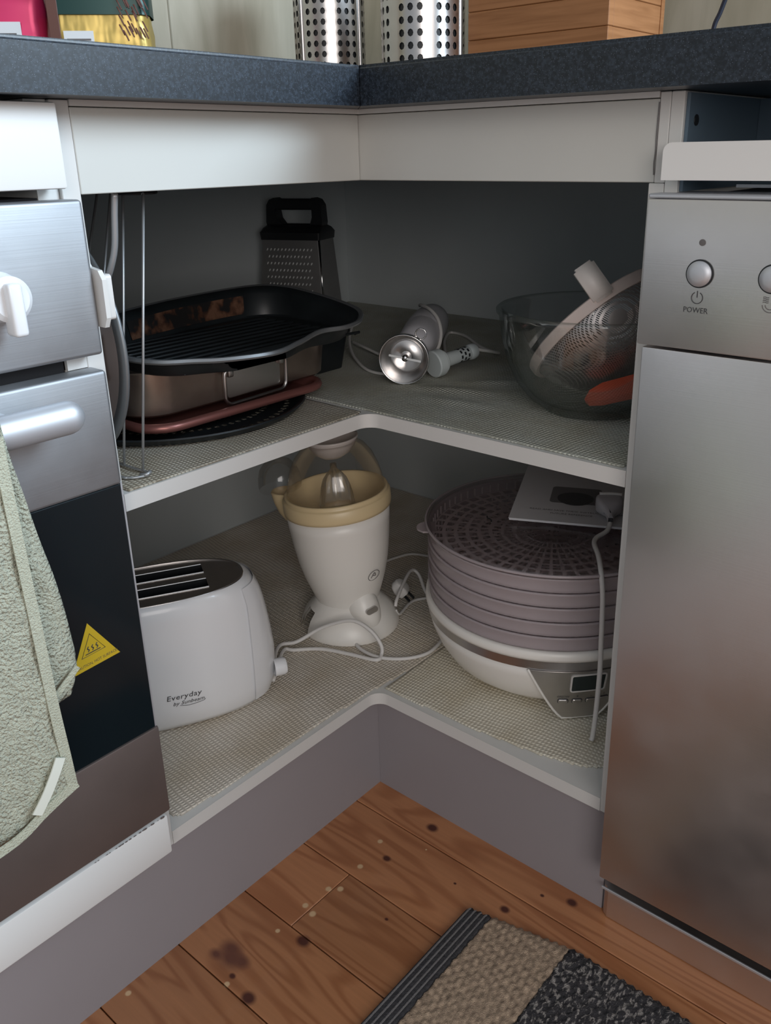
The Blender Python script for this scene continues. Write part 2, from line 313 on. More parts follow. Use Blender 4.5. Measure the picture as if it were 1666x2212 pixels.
def lathe(prof, seg=48, bm=None, a0=0, a1=2 * PI):
    bm0 = bmesh.new(); full = abs(a1 - a0 - 2 * PI) < 1e-6; n_ = seg if full else seg + 1; rows = []
    for r_, z in prof:
        if r_ < 1e-6: rows.append([bm0.verts.new((0, 0, z))] * n_)
        else: rows.append([bm0.verts.new((r_ * math.cos(a0 + (a1 - a0) * k / seg), r_ * math.sin(a0 + (a1 - a0) * k / seg), z)) for k in range(n_)])
    for A, B in zip(rows, rows[1:]):
        for k in range(seg):
            q = [A[k], A[(k + 1) % n_], B[(k + 1) % n_], B[k]]; u_ = []
            for v_ in q:
                if v_ not in u_: u_.append(v_)
            if len(u_) > 2: bm0.faces.new(u_)
    return merge(bm, bm0)
def crom(pts, n_=6, closed=False):
    P = [Vector(p) for p in pts]; out = []; L = len(P)
    rng = range(L) if closed else range(L - 1)
    for i in rng:
        p0 = P[(i - 1) % L] if closed or i > 0 else P[0] * 2 - P[1]; p1 = P[i]; p2 = P[(i + 1) % L]; p3 = P[(i + 2) % L] if closed or i + 2 < L else P[-1] * 2 - P[-2]
        for k in range(n_):
            t = k / n_; out.append(.5 * ((2 * p1) + (p2 - p0) * t + (2 * p0 - 5 * p1 + 4 * p2 - p3) * t * t + (3 * p1 - p0 - 3 * p2 + p3) * t ** 3))
    if not closed: out.append(P[-1])
    return out
def tube(pts, r_, seg=8, n_=6, bm=None, closed=False, smoothpath=True, flat=1.0):
    P = crom(pts, n_, closed) if smoothpath else [Vector(p) for p in pts]
    bm0 = bmesh.new(); rings = []; L = len(P); up = Vector((0, 0, 1)); prev = None
    for i, p in enumerate(P):
        a = P[(i - 1) % L] if closed or i > 0 else P[i]; c = P[(i + 1) % L] if closed or i < L - 1 else P[i]
        t = (c - a).normalized()
        if prev is None: nn = t.cross(up if abs(t.z) < .9 else Vector((1, 0, 0))).normalized()
        else: nn = (prev - t * prev.dot(t)).normalized()
        prev = nn; bb = t.cross(nn); rr = r_(i / max(1, L - 1)) if callable(r_) else r_
        rings.append([bm0.verts.new(p + nn * rr * math.cos(2 * PI * k / seg) + bb * rr * flat * math.sin(2 * PI * k / seg)) for k in range(seg)])
    for i in range(L if closed else L - 1):
        A, B = rings[i], rings[(i + 1) % L]
        for k in range(seg): bm0.faces.new((A[k], A[(k + 1) % seg], B[(k + 1) % seg], B[k]))
    if not closed: bm0.faces.new(rings[0]); bm0.faces.new(rings[-1])
    return merge(bm, bm0)
def loft(rings, bm=None, cap0=False, cap1=False, closed=True):
    bm0 = bmesh.new(); R = [[bm0.verts.new(p) for p in r_] for r_ in rings]; n_ = len(R[0])
    for A, B in zip(R, R[1:]):
        for k in range(n_ if closed else n_ - 1): bm0.faces.new((A[k], A[(k + 1) % n_], B[(k + 1) % n_], B[k]))
    if cap0: bm0.faces.new(R[0])
    if cap1: bm0.faces.new(R[-1])
    return merge(bm, bm0)
def T(x, y, z): return Matrix.Translation((x, y, z))
def aim(p, n_, up=(0, 0, 1)):
    """matrix at p whose local Z points along n_"""
    return T(*p) @ Vector(n_).to_track_quat('Z', 'Y').to_matrix().to_4x4()
def frame(p, ex, ey):
    ex = Vector(ex).normalized(); ey = Vector(ey); ey = (ey - ex * ey.dot(ex)).normalized(); ez = ex.cross(ey)
    return Matrix(((ex.x, ey.x, ez.x, p[0]), (ex.y, ey.y, ez.y, p[1]), (ex.z, ey.z, ez.z, p[2]), (0, 0, 0, 1)))
def text_bm(s, size, shear=0, ext=0.0, sx=1.0, align='LEFT', spacing=1.0):
    c = bpy.data.curves.new('t', 'FONT'); c.body = s; c.size = size; c.extrude = ext; c.shear = shear; c.align_x = align; c.space_character = spacing; c.resolution_u = 2
    o = bpy.data.objects.new('t', c); COL.objects.link(o); dg = bpy.context.evaluated_depsgraph_get(); me = bpy.data.meshes.new_from_object(o.evaluated_get(dg))
    bm = bmesh.new(); bm.from_mesh(me); bpy.data.meshes.remove(me); bpy.data.objects.remove(o); bpy.data.curves.remove(c)
    if sx != 1: bm.transform(Matrix.Diagonal((sx, 1, 1, 1)))
    return bm
def rrect(w_, h_, r_, n_=5):
    out = []
    for cx, cy, a in ((w_ / 2 - r_, h_ / 2 - r_, 0), (-w_ / 2 + r_, h_ / 2 - r_, PI / 2), (-w_ / 2 + r_, -h_ / 2 + r_, PI), (w_ / 2 - r_, -h_ / 2 + r_, 1.5 * PI)):
        for k in range(n_ + 1): out.append((cx + r_ * math.cos(a + PI / 2 * k / n_), cy + r_ * math.sin(a + PI / 2 * k / n_)))
    return out
def holed(nu, nv, f, is_hole, frac=.6, bm=None):
    """grid of quads, cells in is_hole get a real round opening"""
    bm0 = bmesh.new(); C8 = [(-1, -1), (0, -1), (1, -1), (1, 0), (1, 1), (0, 1), (-1, 1), (-1, 0)]
    for i in range(nu):
        for j in range(nv):
            if is_hole(i, j):
                o_ = [bm0.verts.new(f((i + .5 + a * .5) / nu, (j + .5 + c * .5) / nv)) for a, c in C8]; q = []
                for a, c in C8:
                    l_ = math.hypot(a, c); q.append(bm0.verts.new(f((i + .5 + a / l_ * .5 * frac) / nu, (j + .5 + c / l_ * .5 * frac) / nv)))
                for k in range(8): bm0.faces.new((o_[k], o_[(k + 1) % 8], q[(k + 1) % 8], q[k]))
            else: bm0.faces.new([bm0.verts.new(f((i + a) / nu, (j + c) / nv)) for a, c in ((0, 0), (1, 0), (1, 1), (0, 1))])
    return merge(bm, bm0)

# ------------------------------------------------------------------ floor and walls
fl = struct(obj('floor', box(-.62, 2.4, -2.2, .62, -.03, -.012), M['dark']))
rows = [(-2.2 + .0, None)]
ys = [.06, -.040, -.1385, -.235, -.330]
y = -.330
while y > -2.1: y -= .097; ys.append(y)
cuts = {2: [.072], 4: [-.30, .62], 1: [.95], 3: [-.12, 1.1], 6: [.4], 8: [.1]}
for i in range(len(ys) - 1):
    xs = [-.62] + cuts.get(i, []) + [2.4]
    for x0, x1 in zip(xs, xs[1:]):
        obj('plank', box(x0 + .0004, x1 - .0004, ys[i + 1] + .0007, ys[i] - .0007, -.012, 0, .0008, 1), M['pine'], fl)
obj('plank', box(-.62, 2.4, .0607, .60, -.012, 0), M['pine'], fl)
struct(obj('wall_left', box(-.66, -.60, -2.2, .66, -.012, 2.3), M['wall']))
struct(obj('wall_right', box(-.60, 2.4, .60, .66, -.012, 1.25), M['wall']))
M['joint'] = mat('panel_joint', (.30, .27, .20), .6)
struct(obj('trim_1', box(-.6, -.599, .2195, .222, .8965, 1.6), M['joint']))

# ------------------------------------------------------------------ worktop
wt = thing('worktop', 'speckled blue-black corner worktop above the open cupboard', 'worktop', (.044, -.044, .86))
o_ = .044
def slab(poly, nm):
    bm = prism(poly, .8600, .8960)
    es = [e for e in bm.edges if abs(e.verts[0].co.z - e.verts[1].co.z) < 1e-6 and e.verts[0].co.z > .89 and
          ((abs(e.verts[0].co.x - o_) < 1e-5 and abs(e.verts[1].co.x - o_) < 1e-5) or (abs(e.verts[0].co.y + o_) < 1e-5 and abs(e.verts[1].co.y + o_) < 1e-5))]
    bmesh.ops.bevel(bm, geom=es, offset=.0035, segments=3, affect='EDGES')
    return obj(nm, bm, M['worktop'], wt, smooth=True)
slab([(o_, -1.6), (o_, -o_ - .0004), (-.598, .5972), (-.598, -1.6)], 'worktop_slab')
slab([(o_ + .0003, -o_), (1.9, -o_), (1.9, .598), (-.597, .598)], 'worktop_slab')

# ------------------------------------------------------------------ corner cupboard
cc = thing('corner_cupboard', 'white L-shaped open corner cupboard with two shelves and no doors', 'cupboard', (0, 0, 0))
def Lpoly(d=0, r_=.018, xr=.3240, yl=-.323, back=.567):
    """L outline, inner corner rounded; d pushes the front edges back"""
    p = [(-back, yl), (-d, yl)]; cx, cy = r_ - d, -r_ + d
    for k in range(9): a = PI - PI / 2 * k / 8; p.append((cx + r_ * math.cos(a), cy + r_ * math.sin(a)))
    return p + [(xr, d), (xr, back), (-back, back)]
def shelf(nm, z0, z1):
    s_ = obj(nm, prism(Lpoly(.0012), z0, z1), M['white'], cc)
    # front edging tape as its own strip
    p = Lpoly(0)[1:-3]; q = Lpoly(.0012)[1:-3]; p = p + [(.3240, 0)]; q = q + [(.3240, .0012)]
    bm = prism(p + q[::-1], z0 - .0002, z1 + .0002); obj('edging_strip', bm, M['edge'], s_, smooth=True)
    return s_
shelf('base_shelf', .141, .157); shelf('middle_shelf', .5205, .5365)
obj('side_panel', box(-.567, 0, -.339, -.3232, .141, .8595, .0006, 1), M['edge'], cc)
obj('side_panel', box(.3242, .3375, .0166, .567, .141, .8595), M['edge'], cc)
obj('panel_edging', box(.3242, .3375, 0, .0164, .141, .7905, .0006, 1), M['edge'], cc)
obj('filler_strip', box(.3287, .3377, 0, .0164, .7908, .8595, .0006, 1), M['edge'], cc)
obj('back_panel', box(-.5705, -.5672, -.339, .5705, .141, .8595), M['inside'], cc)
obj('back_panel', box(-.5668, .3375, .5672, .5705, .141, .8595), M['inside'], cc)
obj('fascia_panel', box(-.016, 0, -.3228, -.0004, .791, .8545, .0006, 1), M['fascia'], cc)
obj('fascia_panel', box(-.0158, .3283, .0003, .0162, .791, .8545, .0006, 1), M['fascia'], cc)
bm = box(-.0155, .0012, -.3228, .0, .8552, .8598); box(-.0155, .3283, -.0012, .0158, .8552, .8598, bm=bm)
obj('top_rail', bm, M['white'], cc)
obj('filler_panel', box(.3380, .349, 0, .56, .141, .8595, .0006, 1), M['edge'], cc)
obj('screw_hole', xf(lathe([(0, .0006), (.0042, .0006), (.0044, 0)], 20), aim((.3524, .018, .838), (1, 0, 0))), M['black'], cc)
obj('glue_stain', tube([(.3286, -.0004, .852), (.3285, -.0008, .83), (.3284, -.0004, .815), (.3281, -.0009, .806), (.3284, -.0004, .797)], .0006, 5), M['ink_soft'], cc)

top(obj('plinth_board', box(-.024, -.0075, -1.6, .024, 0, .1405), M['plinth'], origin=(-.0075, -.6, 0)), 'grey plinth board running left from the inner corner under cupboard and oven', 'plinth')
top(obj('plinth_board', box(-.0072, .3322, .0075, .024, 0, .1405), M['plinth'], origin=(.15, .0075, 0)), 'grey plinth board right of the inner corner, ending at the dishwasher', 'plinth')

# ------------------------------------------------------------------ shelf liners
def liner(poly, z, mt, label, waves, step=.003):
    bm = bmesh.new(); xs_ = [p[0] for p in poly]; ys_ = [p[1] for p in poly]
    def inside(x, y_):
        c = False; n_ = len(poly)
        for i in range(n_):
            x1, y1 = poly[i]; x2, y2 = poly[(i + 1) % n_]
            if (y1 > y_) != (y2 > y_) and x < (x2 - x1) * (y_ - y1) / (y2 - y1) + x1: c = not c
        return c
    x0, x1, y0, y1 = min(xs_), max(xs_), min(ys_), max(ys_); nx = int((x1 - x0) / step); ny = int((y1 - y0) / step); V = {}
    def hgt(x, y_):
        h = .0
        for ax, ay, wd, am, ang in waves:
            dx, dy = x - ax, y_ - ay; u_ = dx * math.cos(ang) + dy * math.sin(ang); v_ = -dx * math.sin(ang) + dy * math.cos(ang)
            h += am * math.exp(-(u_ / wd) ** 2) * math.exp(-(v_ / (wd * 4)) ** 2)
        return h
    def vert(i, j):
        if (i, j) not in V:
            x = x0 + (x1 - x0) * i / nx; y_ = y0 + (y1 - y0) * j / ny; V[i, j] = bm.verts.new((x, y_, z + .0014 + hgt(x, y_)))
        return V[i, j]
    for i in range(nx):
        for j in range(ny):
            if inside(x0 + (x1 - x0) * (i + .5) / nx, y0 + (y1 - y0) * (j + .5) / ny): bm.faces.new((vert(i, j), vert(i + 1, j), vert(i + 1, j + 1), vert(i, j + 1)))
    r_ = bmesh.ops.extrude_face_region(bm, geom=list(bm.faces))
    for v_ in r_['geom']:
        if isinstance(v_, bmesh.types.BMVert): v_.co.z = z + .0001
    return top(obj('shelf_liner', bm, M[mt], smooth='all', origin=((x0 + x1) / 2, (y0 + y1) / 2, z)), label, 'shelf liner')
ZB, ZM = .1572, .5367
liner([(-.56, -.309), (-.018, -.309), (-.010, -.300), (-.006, -.02), (-.003, .004), (.004, .07), (.0, .56), (-.56, .56)], ZB, 'liner_low_l', 'greige woven anti-slip liner under the toaster and juicer on the bottom shelf', [(-.05, -.07, .02, .0012, .9), (-.04, -.02, .012, .001, 1.2)])
liner([(.006, .009), (.02, .008), (.15, .012), (.23, .020), (.28, .032), (.313, .052), (.313, .56), (.006, .56)], ZB + .0002, 'liner_low_r', 'cream ribbed anti-slip liner under the food dehydrator on the bottom shelf', [])
liner([(-.56, -.316), (-.004, -.316), (-.003, -.03), (-.005, -.006), (-.56, -.006)], ZM, 'liner_up_l', 'beige open-grid liner under the roasting pans on the middle shelf', [])
liner([(-.56, .0), (.004, .004), (.318, .006), (.318, .56), (-.56, .56)], ZM + .0002, 'liner_up_r', 'pale grid liner under the stick blender and glass bowl on the middle shelf', [(.02, .13, .013, .0028, 1.9), (.05, .2, .012, .0022, 2.2), (.06, .09, .012, .002, 1.7)])

# ------------------------------------------------------------------ oven side
oh = thing('oven_housing', 'white oven housing unit with drawer fronts above and below the oven', 'cabinet', (0, -.64, .14))
obj('side_panel', box(-.56, -.004, -.357, -.3395, .141, .8595), M['white'], oh)
obj('side_panel', box(-.56, -.004, -.94, -.922, .141, .8595), M['white'], oh)
obj('drawer_front', box(.0015, .020, -.94, -.3445, .7965, .8565, .002), M['drawer'], oh, smooth=True)
dfr = obj('drawer_front', box(.0015, .019, -.94, -.3365, .1525, .1995, .002), M['drawer'], oh, smooth=True)
random.seed(3); bm = bmesh.new()
for k in range(26):
    yy = -.342 - random.random() ** 1.3 * .075; r_ = random.uniform(.0004, .0016) * (1.3 if k < 5 else .7)
    bm0 = bmesh.new(); bmesh.ops.create_icosphere(bm0, subdivisions=1, radius=r_); bm0.transform(T(.0186, yy, .1998) @ Matrix.Diagonal((.6, 1.6, .6, 1))); merge(bm, bm0)
obj('chipped_edge', bm, M['steel_brown'], dfr)
obj('gap_filler', box(-.02, .0, -.357, -.3395, .656, .668), M['white'], oh)

ov = thing('oven', 'built-in electric oven with steel front, black glass door and towel on its handle', 'oven', (0, -.64, .2))
obj('oven_body', box(-.50, -.004, -.92, -.358, .205, .79), M['dark'], ov)
cpnl = obj('control_panel', box(-.003, .0195, -.94, -.3345, .6685, .7885, .003, 3), M['steel_y'], ov, smooth=True)
kn = xf(lathe([(0, .019), (.013, .019), (.0165, .016), (.0175, .004), (.0185, 0)], 40), aim((.0197, -.411, .724), (1, 0, 0)))
ko = obj('control_knob', kn, M['enamel_white'], cpnl, smooth=True)
bm = box(-.0055, .0055, -.026, .012, .012, .027, .003, 3); bm.transform(frame((.0197, -.411, .724), (0, 1, 0), (0, 0, 1)))
merge_k = obj('knob_grip', bm, M['enamel_white'], cpnl, smooth=True)
obj('door_top', box(-.003, .0195, -.94, -.3345, .5555, .6555, .003, 3), M['steel_y'], ov, smooth=True)
obj('door_glass', box(-.001, .0185, -.94, -.3355, .305, .5553, .0008, 1), M['glass_black'], ov)
obj('side_trim', box(-.002, .0175, -.3353, -.3338, .305, .556), M['alu'], ov)
obj('door_bottom', box(-.003, .0195, -.94, -.3325, .2035, .3047, .002, 2), M['steel_brown'], ov, smooth=True)
hbr = [(-.94, .0130), (-.70, .0130), (-.392, .0130)] + [(-.392 + .0140 * math.sin(PI / 2 * k / 8), max(.0004, .0130 * math.cos(PI / 2 * k / 8))) for k in range(1, 9)]
hb = loft([[(.052 + r_ * .88 * math.cos(2 * PI * k / 24), y_, .634 + r_ * math.sin(2 * PI * k / 24)) for k in range(24)] for y_, r_ in hbr], cap0=True, cap1=True)
hd = obj('door_handle', hb, M['alu'], ov, smooth='all')
obj('handle_post', box(.018, .046, -.445, -.425, .627, .641, .003), M['alu'], ov, smooth=True)
st = obj('warning_sticker', xf(prism([(-.0475, 0), (0, 0), (-.0238, .043)], 0, .0002), frame((.0187, -.360, .4005), (0, 1, 0.06), (0, 0, 1))), M['yellow'], ov)
FR = frame((.01895, -.360, .4005), (0, 1, 0.06), (0, 0, 1))
bm = text_bm('CAUTION, HOT SURFACE!', .0040, sx=.86); bm.transform(FR @ T(-.0425, .0030, 0)); obj('warning_text', bm, M['ink'], st)
tri = [(-.0355, .0125), (-.0125, .0125), (-.024, .0325)]
bm = tube([(x, y_, 0) for x, y_ in tri], .00045, 4, closed=True, smoothpath=False)
for k in range(3):
    x_ = -.0285 + k * .0042; tube([(x_, .016, 0), (x_ + .0012, .0176, 0), (x_ - .0002, .0192, 0), (x_ + .0012, .021, 0)], .00055, 4, 3, bm)
bm = box(-.0315, -.017, .0141, .0148, -.0002, .0003, bm=bm); bm.transform(FR); obj('heat_symbol', bm, M['ink'], st)

lt = thing('child_latch', 'white plastic child safety latch on the oven edge beside the hanging wires', 'latch', (.012, -.331, .70))
bm = loft([[(x_ , -.3325 + dy, z_) for x_, z_ in ((.004, .690), (.0235, .690), (.028, .698), (.0285, .728), (.024, .735), (.010, .737), (.004, .745))] for dy in (0, .004)], cap0=True, cap1=True)
obj('latch_plate', bm, M['edge'], lt)
bm = prism(rrect(.0105, .036, .003), 0, .006); bm.transform(frame((.0205, -.3285, .7135), (1, 0, .0), (0, 0, 1)) @ Matrix.Rotation(PI, 4, 'Y') ); obj('latch_loop', bm, M['edge'], lt, smooth=True)
obj('latch_slot', box(.0190, .0220, -.3224, -.3217, .699, .728), M['ink_soft'], lt)

# ------------------------------------------------------------------ towel on the oven handle
tw = thing('hand_towel', 'pale green terry hand towel draped over the oven handle', 'towel', (.07, -.50, .32))
def sheet(edge_r, edge_l, xoff, zt, zb_r, zb_l, amp, nv=40, nu=34, th=.004):
    rings = []
    fr = lambda z_: next((a[0] + (c[0] - a[0]) * (a[1] - z_) / (a[1] - c[1]) for a, c in zip(edge_r, edge_r[1:]) if a[1] >= z_ >= c[1]), edge_r[-1][0])
    bm = bmesh.new(); F, B = [], []
    for j in range(nv + 1):
        rf, rb = [], []
        for i in range(nu + 1):
            s_ = i / nu; zb_ = zb_r + (zb_l - zb_r) * min(1, s_ * 6); t = j / nv; z_ = zt + (zb_ - zt) * t
            yr = fr(max(z_, edge_r[-1][1])); y_ = yr + (edge_l - yr) * s_
            x_ = xoff + amp * t * math.sin((y_ + .45) * 62 + .6 + t * 1.3) * (0.4 + .6 * s_) - .006 * t
            x_ += .0012 * math.sin(y_ * 210 + z_ * 95)
            rf.append(bm.verts.new((x_, y_, z_))); rb.append(bm.verts.new((x_ - th, y_, z_)))
        F.append(rf); B.append(rb)
    for G_ in (F, B):
        for j in range(nv):
            for i in range(nu): bm.faces.new((G_[j][i], G_[j][i + 1], G_[j + 1][i + 1], G_[j + 1][i]))
    for j in range(nv):
        for i in (0, nu): bm.faces.new((F[j][i], F[j + 1][i], B[j + 1][i], B[j][i]))
    for i in range(nu):
        for j in (0, nv): bm.faces.new((F[j][i], F[j][i + 1], B[j][i + 1], B[j][i]))
    return bm
eR = [(-.4535, .652), (-.4535, .62), (-.452, .56), (-.450, .50), (-.4485, .42), (-.4455, .36), (-.444, .336), (-.444, .3)]
obj('front_layer', sheet(eR, -.78, .0765, .648,   .3365, .3170, .0065), M['towel'], tw, smooth='all')
eF = [(-.449, .65), (-.446, .615), (-.4365, .56), (-.430, .525), (-.4235, .47), (-.4215, .45), (-.4225, .436)]
obj('side_fold', sheet(eF, -.475, .069, .648, .4365, .412, .002, nu=12), M['towel'], tw, smooth='all')
obj('back_layer', sheet([(-.452, .65), (-.452, .3)], -.78, .036, .648, .42, .40, .002, nu=20), M['towel'], tw, smooth='all')
bm = loft([[(.0555 + .021 * math.cos(a), y_, .637 + .0185 * math.sin(a)) for a in [PI * k / 10 for k in range(11)]] + [(.0555 + .0172 * math.cos(a), y_, .637 + .0152 * math.sin(a)) for a in [PI * (10 - k) / 10 for k in range(11)]] for y_ in [-.4525 - .33 * k / 20 for k in range(21)]], cap0=True, cap1=True)
obj('top_wrap', bm, M['towel'], tw, smooth=True)
def strip(pts, wd, th=.0012):
    P = crom(pts, 6); bm = bmesh.new(); A = []
    for i, p in enumerate(P):
        t = (P[min(i + 1, len(P) - 1)] - P[max(i - 1, 0)]).normalized(); s_ = t.cross(Vector((1, 0, 0))).normalized() * wd / 2
        A.append([bm.verts.new(q) for q in (p - s_, p + s_, p + s_ + Vector((th, 0, 0)), p - s_ + Vector((th, 0, 0)))])
    for a, c in zip(A, A[1:]):
        for k in range(4): bm.faces.new((a[k], a[(k + 1) % 4], c[(k + 1) % 4], c[k]))
    bm.faces.new(A[0]); bm.faces.new(A[-1]); return bm
obj('hem', strip([(.0768, -.4575, .64), (.0765, -.4565, .58), (.0755, -.4545, .50), (.0745, -.4525, .42), (.0735, -.450, .37), (.0725, -.4485, .338)], .0085), M['towel_hem'], tw, smooth=True)
obj('hem', strip([(.0728, -.4445, .3395), (.0728, -.456, .3360), (.0735, -.475, .3300), (.0750, -.50, .3215), (.0770, -.54, .3205), (.0785, -.60, .3205)], .0085), M['towel_hem'], tw, smooth=True)
obj('hem', strip([(.0695, -.4255, .4395), (.0692, -.434, .4325), (.0692, -.446, .4235)], .005), M['towel_hem'], tw, smooth=True)
obj('hanging_loop', strip([(.0762, -.4555, .373), (.0772, -.4625, .362), (.0775, -.472, .348), (.0768, -.482, .335)], .0085), M['tape'], tw, smooth=True)

# ------------------------------------------------------------------ dishwasher
dw = thing('dishwasher', 'stainless steel dishwasher with round buttons right of the open cupboard', 'dishwasher', (.63, .0, 0))
obj('housing', box(.352, .94, .03, .56, .08, .780), M['dark'], dw)
obj('door_panel', box(.3388, .94, -.0205, .022, .0735, .6595, .0015, 2), M['steel_x'], dw, smooth=True)
dp = obj('control_panel', box(.3345, .94, -.0215, .022, .6615, .7795, .0015, 2), M['steel_x'], dw, smooth=True)
obj('top_strip', box(.3345, .94, -.0205, .03, .7800, .7835, .001, 1), M['alu'], dw)
bm = bmesh.new(); P = [(.3435 + .007 + .007 * math.cos(a), .8145 - .0 + .007 * math.sin(a)) for a in [PI - PI / 2 * k / 6 for k in range(7)]] + [(.94, .8215), (.94, .7935), (.3435, .7935)]
bm = loft([[(x_, y_, z_) for x_, z_ in P] for y_ in (-.020, .004)], cap0=True, cap1=True)
obj('top_trim', bm, M['drawer'], dw)
obj('cavity_back_shade', box(.3525, .94, .16, .165, .784, .858), M['cavity_shade'], dw)  # added sheet closing the recess, its colour stands in for shade
obj('cavity_side_shade', box(.3493, .3522, .004, .165, .784, .858), M['cavity_shade'], dw)  # added lining over the white filler panel, coloured as if in shade
obj('hinge_strip', box(.386, .94, .03, .034, .7865, .7890), M['alu'], dw)
kp = bmesh.new(); P = [(.3325, .03), (.3325, .010)] + [(.3365 + .0, .0035), (.342, .0)] + [(.94, .0), (.94, .03)]
obj('kick_plate', prism(P, .001, .0420), M['steel_x'], dw)
obj('gap_strip', box(.3400, .94, .0225, .03, .0505, .0735), M['dark'], dw)
obj('door_lip', box(.3345, .94, -.0022, -.0001, .0395, .0428, .0004, 1), M['alu'], dw)
for bx, bz in ((.3835, .7235), (.4405, .7235)):
    obj('button_ring', xf(lathe([(.0100, .0006), (.0112, .0006), (.0112, 0), (.0100, 0), (.0100, .0006)], 40), aim((bx, -.0216, bz), (0, -1, 0))), M['black'], dp, smooth=True)
    obj('push_button', xf(lathe([(.0100, 0), (.0100, .002), (.0085, .0038), (.0055, .0049), (0, .0053)], 40), aim((bx, -.0214, bz), (0, -1, 0))), M['alu'], dp, smooth=True)
obj('indicator_light', xf(lathe([(.0026, 0), (.0026, .0004), (0, .0006)], 20), aim((.3832, -.0215, .7475), (0, -1, 0))), M['ink_soft'], dp)
FX = frame((.3832, -.0217, .7045), (1, 0, 0), (0, 0, 1))
bm = tube([(.0046 * math.cos(a), .0046 * math.sin(a), 0) for a in [math.radians(118 + 304 * k / 20) for k in range(21)]], .00035, 5, 1, smoothpath=False)
tube([(0, .0002, 0), (0, .0055, 0)], .00035, 5, bm=bm, smoothpath=False); bm.transform(FX); obj('power_symbol', bm, M['ink'], dp)
bm = text_bm('POWER', .0062, align='CENTER', sx=.95); bm.transform(frame((.3828, -.0217, .6925), (1, 0, 0), (0, 0, 1))); obj('power_lettering', bm, M['ink'], dp)
bm = tube([(.0058 * math.cos(a), .0058 * math.sin(a), 0) for a in [math.radians(185 + 170 * k / 14) for k in range(15)]], .0003, 5, 1, smoothpath=False)
tube([(.0036 * math.cos(a), .0036 * math.sin(a), 0) for a in [math.radians(185 + 170 * k / 14) for k in range(15)]], .0003, 5, 1, bm=bm, smoothpath=False)
for k in range(4): tube([(-.0056 + .0, .0016 + .0013 * k, 0), (-.0040, .0019 + .0013 * k, 0), (-.0026, .0014 + .0013 * k, 0), (-.0012, .0017 + .0013 * k, 0)], .00028, 4, 3, bm)
bm.transform(frame((.4405, -.0217, .7040), (1, 0, 0), (0, 0, 1))); obj('programme_symbol', bm, M['ink_soft'], dp)

# ------------------------------------------------------------------ things on the worktop
ZW = .8962
def canister(x, y_, label):
    t = thing('utensil_canister', label, 'canister', (x, y_, ZW), 'perforated steel canisters on the worktop')
    R, nz, na, z0, hh = .055, 13, 28, .012, 13 * .0146
    f = lambda u_, v_: (R * math.cos(u_ * 2 * PI), R * math.sin(u_ * 2 * PI), z0 + v_ * hh)
    bm = holed(na, nz, f, lambda i, j: i % 4 != 3, .62); bm.transform(T(x, y_, ZW) @ Matrix.Rotation(math.radians(-48.9 + 12.86 * 1.0), 4, 'Z')); bmesh.ops.remove_doubles(bm, verts=bm.verts, dist=1e-5)
    obj('perforated_wall', bm, M['satin'], t, smooth='all')
    obj('hole_shade_sleeve', xf(lathe([(.0530, .013), (.0530, hh + z0 - .004)], 48), T(x, y_, ZW)), M['black'], t, smooth='all')  # added black sleeve, standing in for the shade seen through the holes
    obj('base_band', xf(lathe([(0, 0), (.0545, 0), (.0552, .001), (.0552, .0125), (.0545, .0128), (.0535, .0128), (.0535, .001), (0, .001)], 48), T(x, y_, ZW)), M['chrome'], t, smooth=True)
    obj('rolled_rim', xf(lathe([(.054, hh + z0 - .001), (.0565, hh + z0), (.0575, hh + z0 + .003), (.0565, hh + z0 + .006), (.054, hh + z0 + .005), (.053, hh + z0 + .001)], 48), T(x, y_, ZW)), M['chrome'], t, smooth=True)
    return t
canister(-.399, .372, 'perforated steel canister left of the worktop seam, deeper in the corner')
canister(-.1405, .283, 'perforated steel canister next to the wooden box')
wb = thing('wooden_box', 'reddish-brown slatted wooden box on the worktop right of the canisters', 'box', (.02, .37, ZW))
for k in range(7):
    z0 = ZW + .0225 + (k - 1) * .0325 if k else ZW
    z1 = ZW + .0225 + k * .0325 - .0004 if k else ZW + .0221
    obj('front_slat', box(-.080, .120, .300, .312, z0, z1, .0008, 1), M['bamboo'], wb)
    obj('side_slat', box(.1085, .1195, .3124, .436, z0, z1, .0008, 1), M['bamboo'], wb)
obj('back_panel', box(-.080, .120, .4365, .446, ZW, ZW + .217), M['bamboo'], wb)
obj('side_panel', box(-.080, -.070, .3125, .436, ZW, ZW + .217), M['bamboo'], wb)
obj('box_lid', box(-.082, .122, .299, .448, ZW + .2175, ZW + .23), M['bamboo'], wb)
top(obj('power_cable', tube([(.165, .44, ZW + .0035), (.178, .447, .905), (.182, .45, .93), (.185, .45, .957), (.191, .452, .974), (.20, .455, 1.01), (.205, .47, 1.08), (.207, .53, 1.14), (.207, .597, 1.15)], .0028, 8), M['blue_cable'], smooth=True, origin=(.183, .45, ZW)), 'dark blue cable rising behind the worktop, right of the wooden box', 'cable')

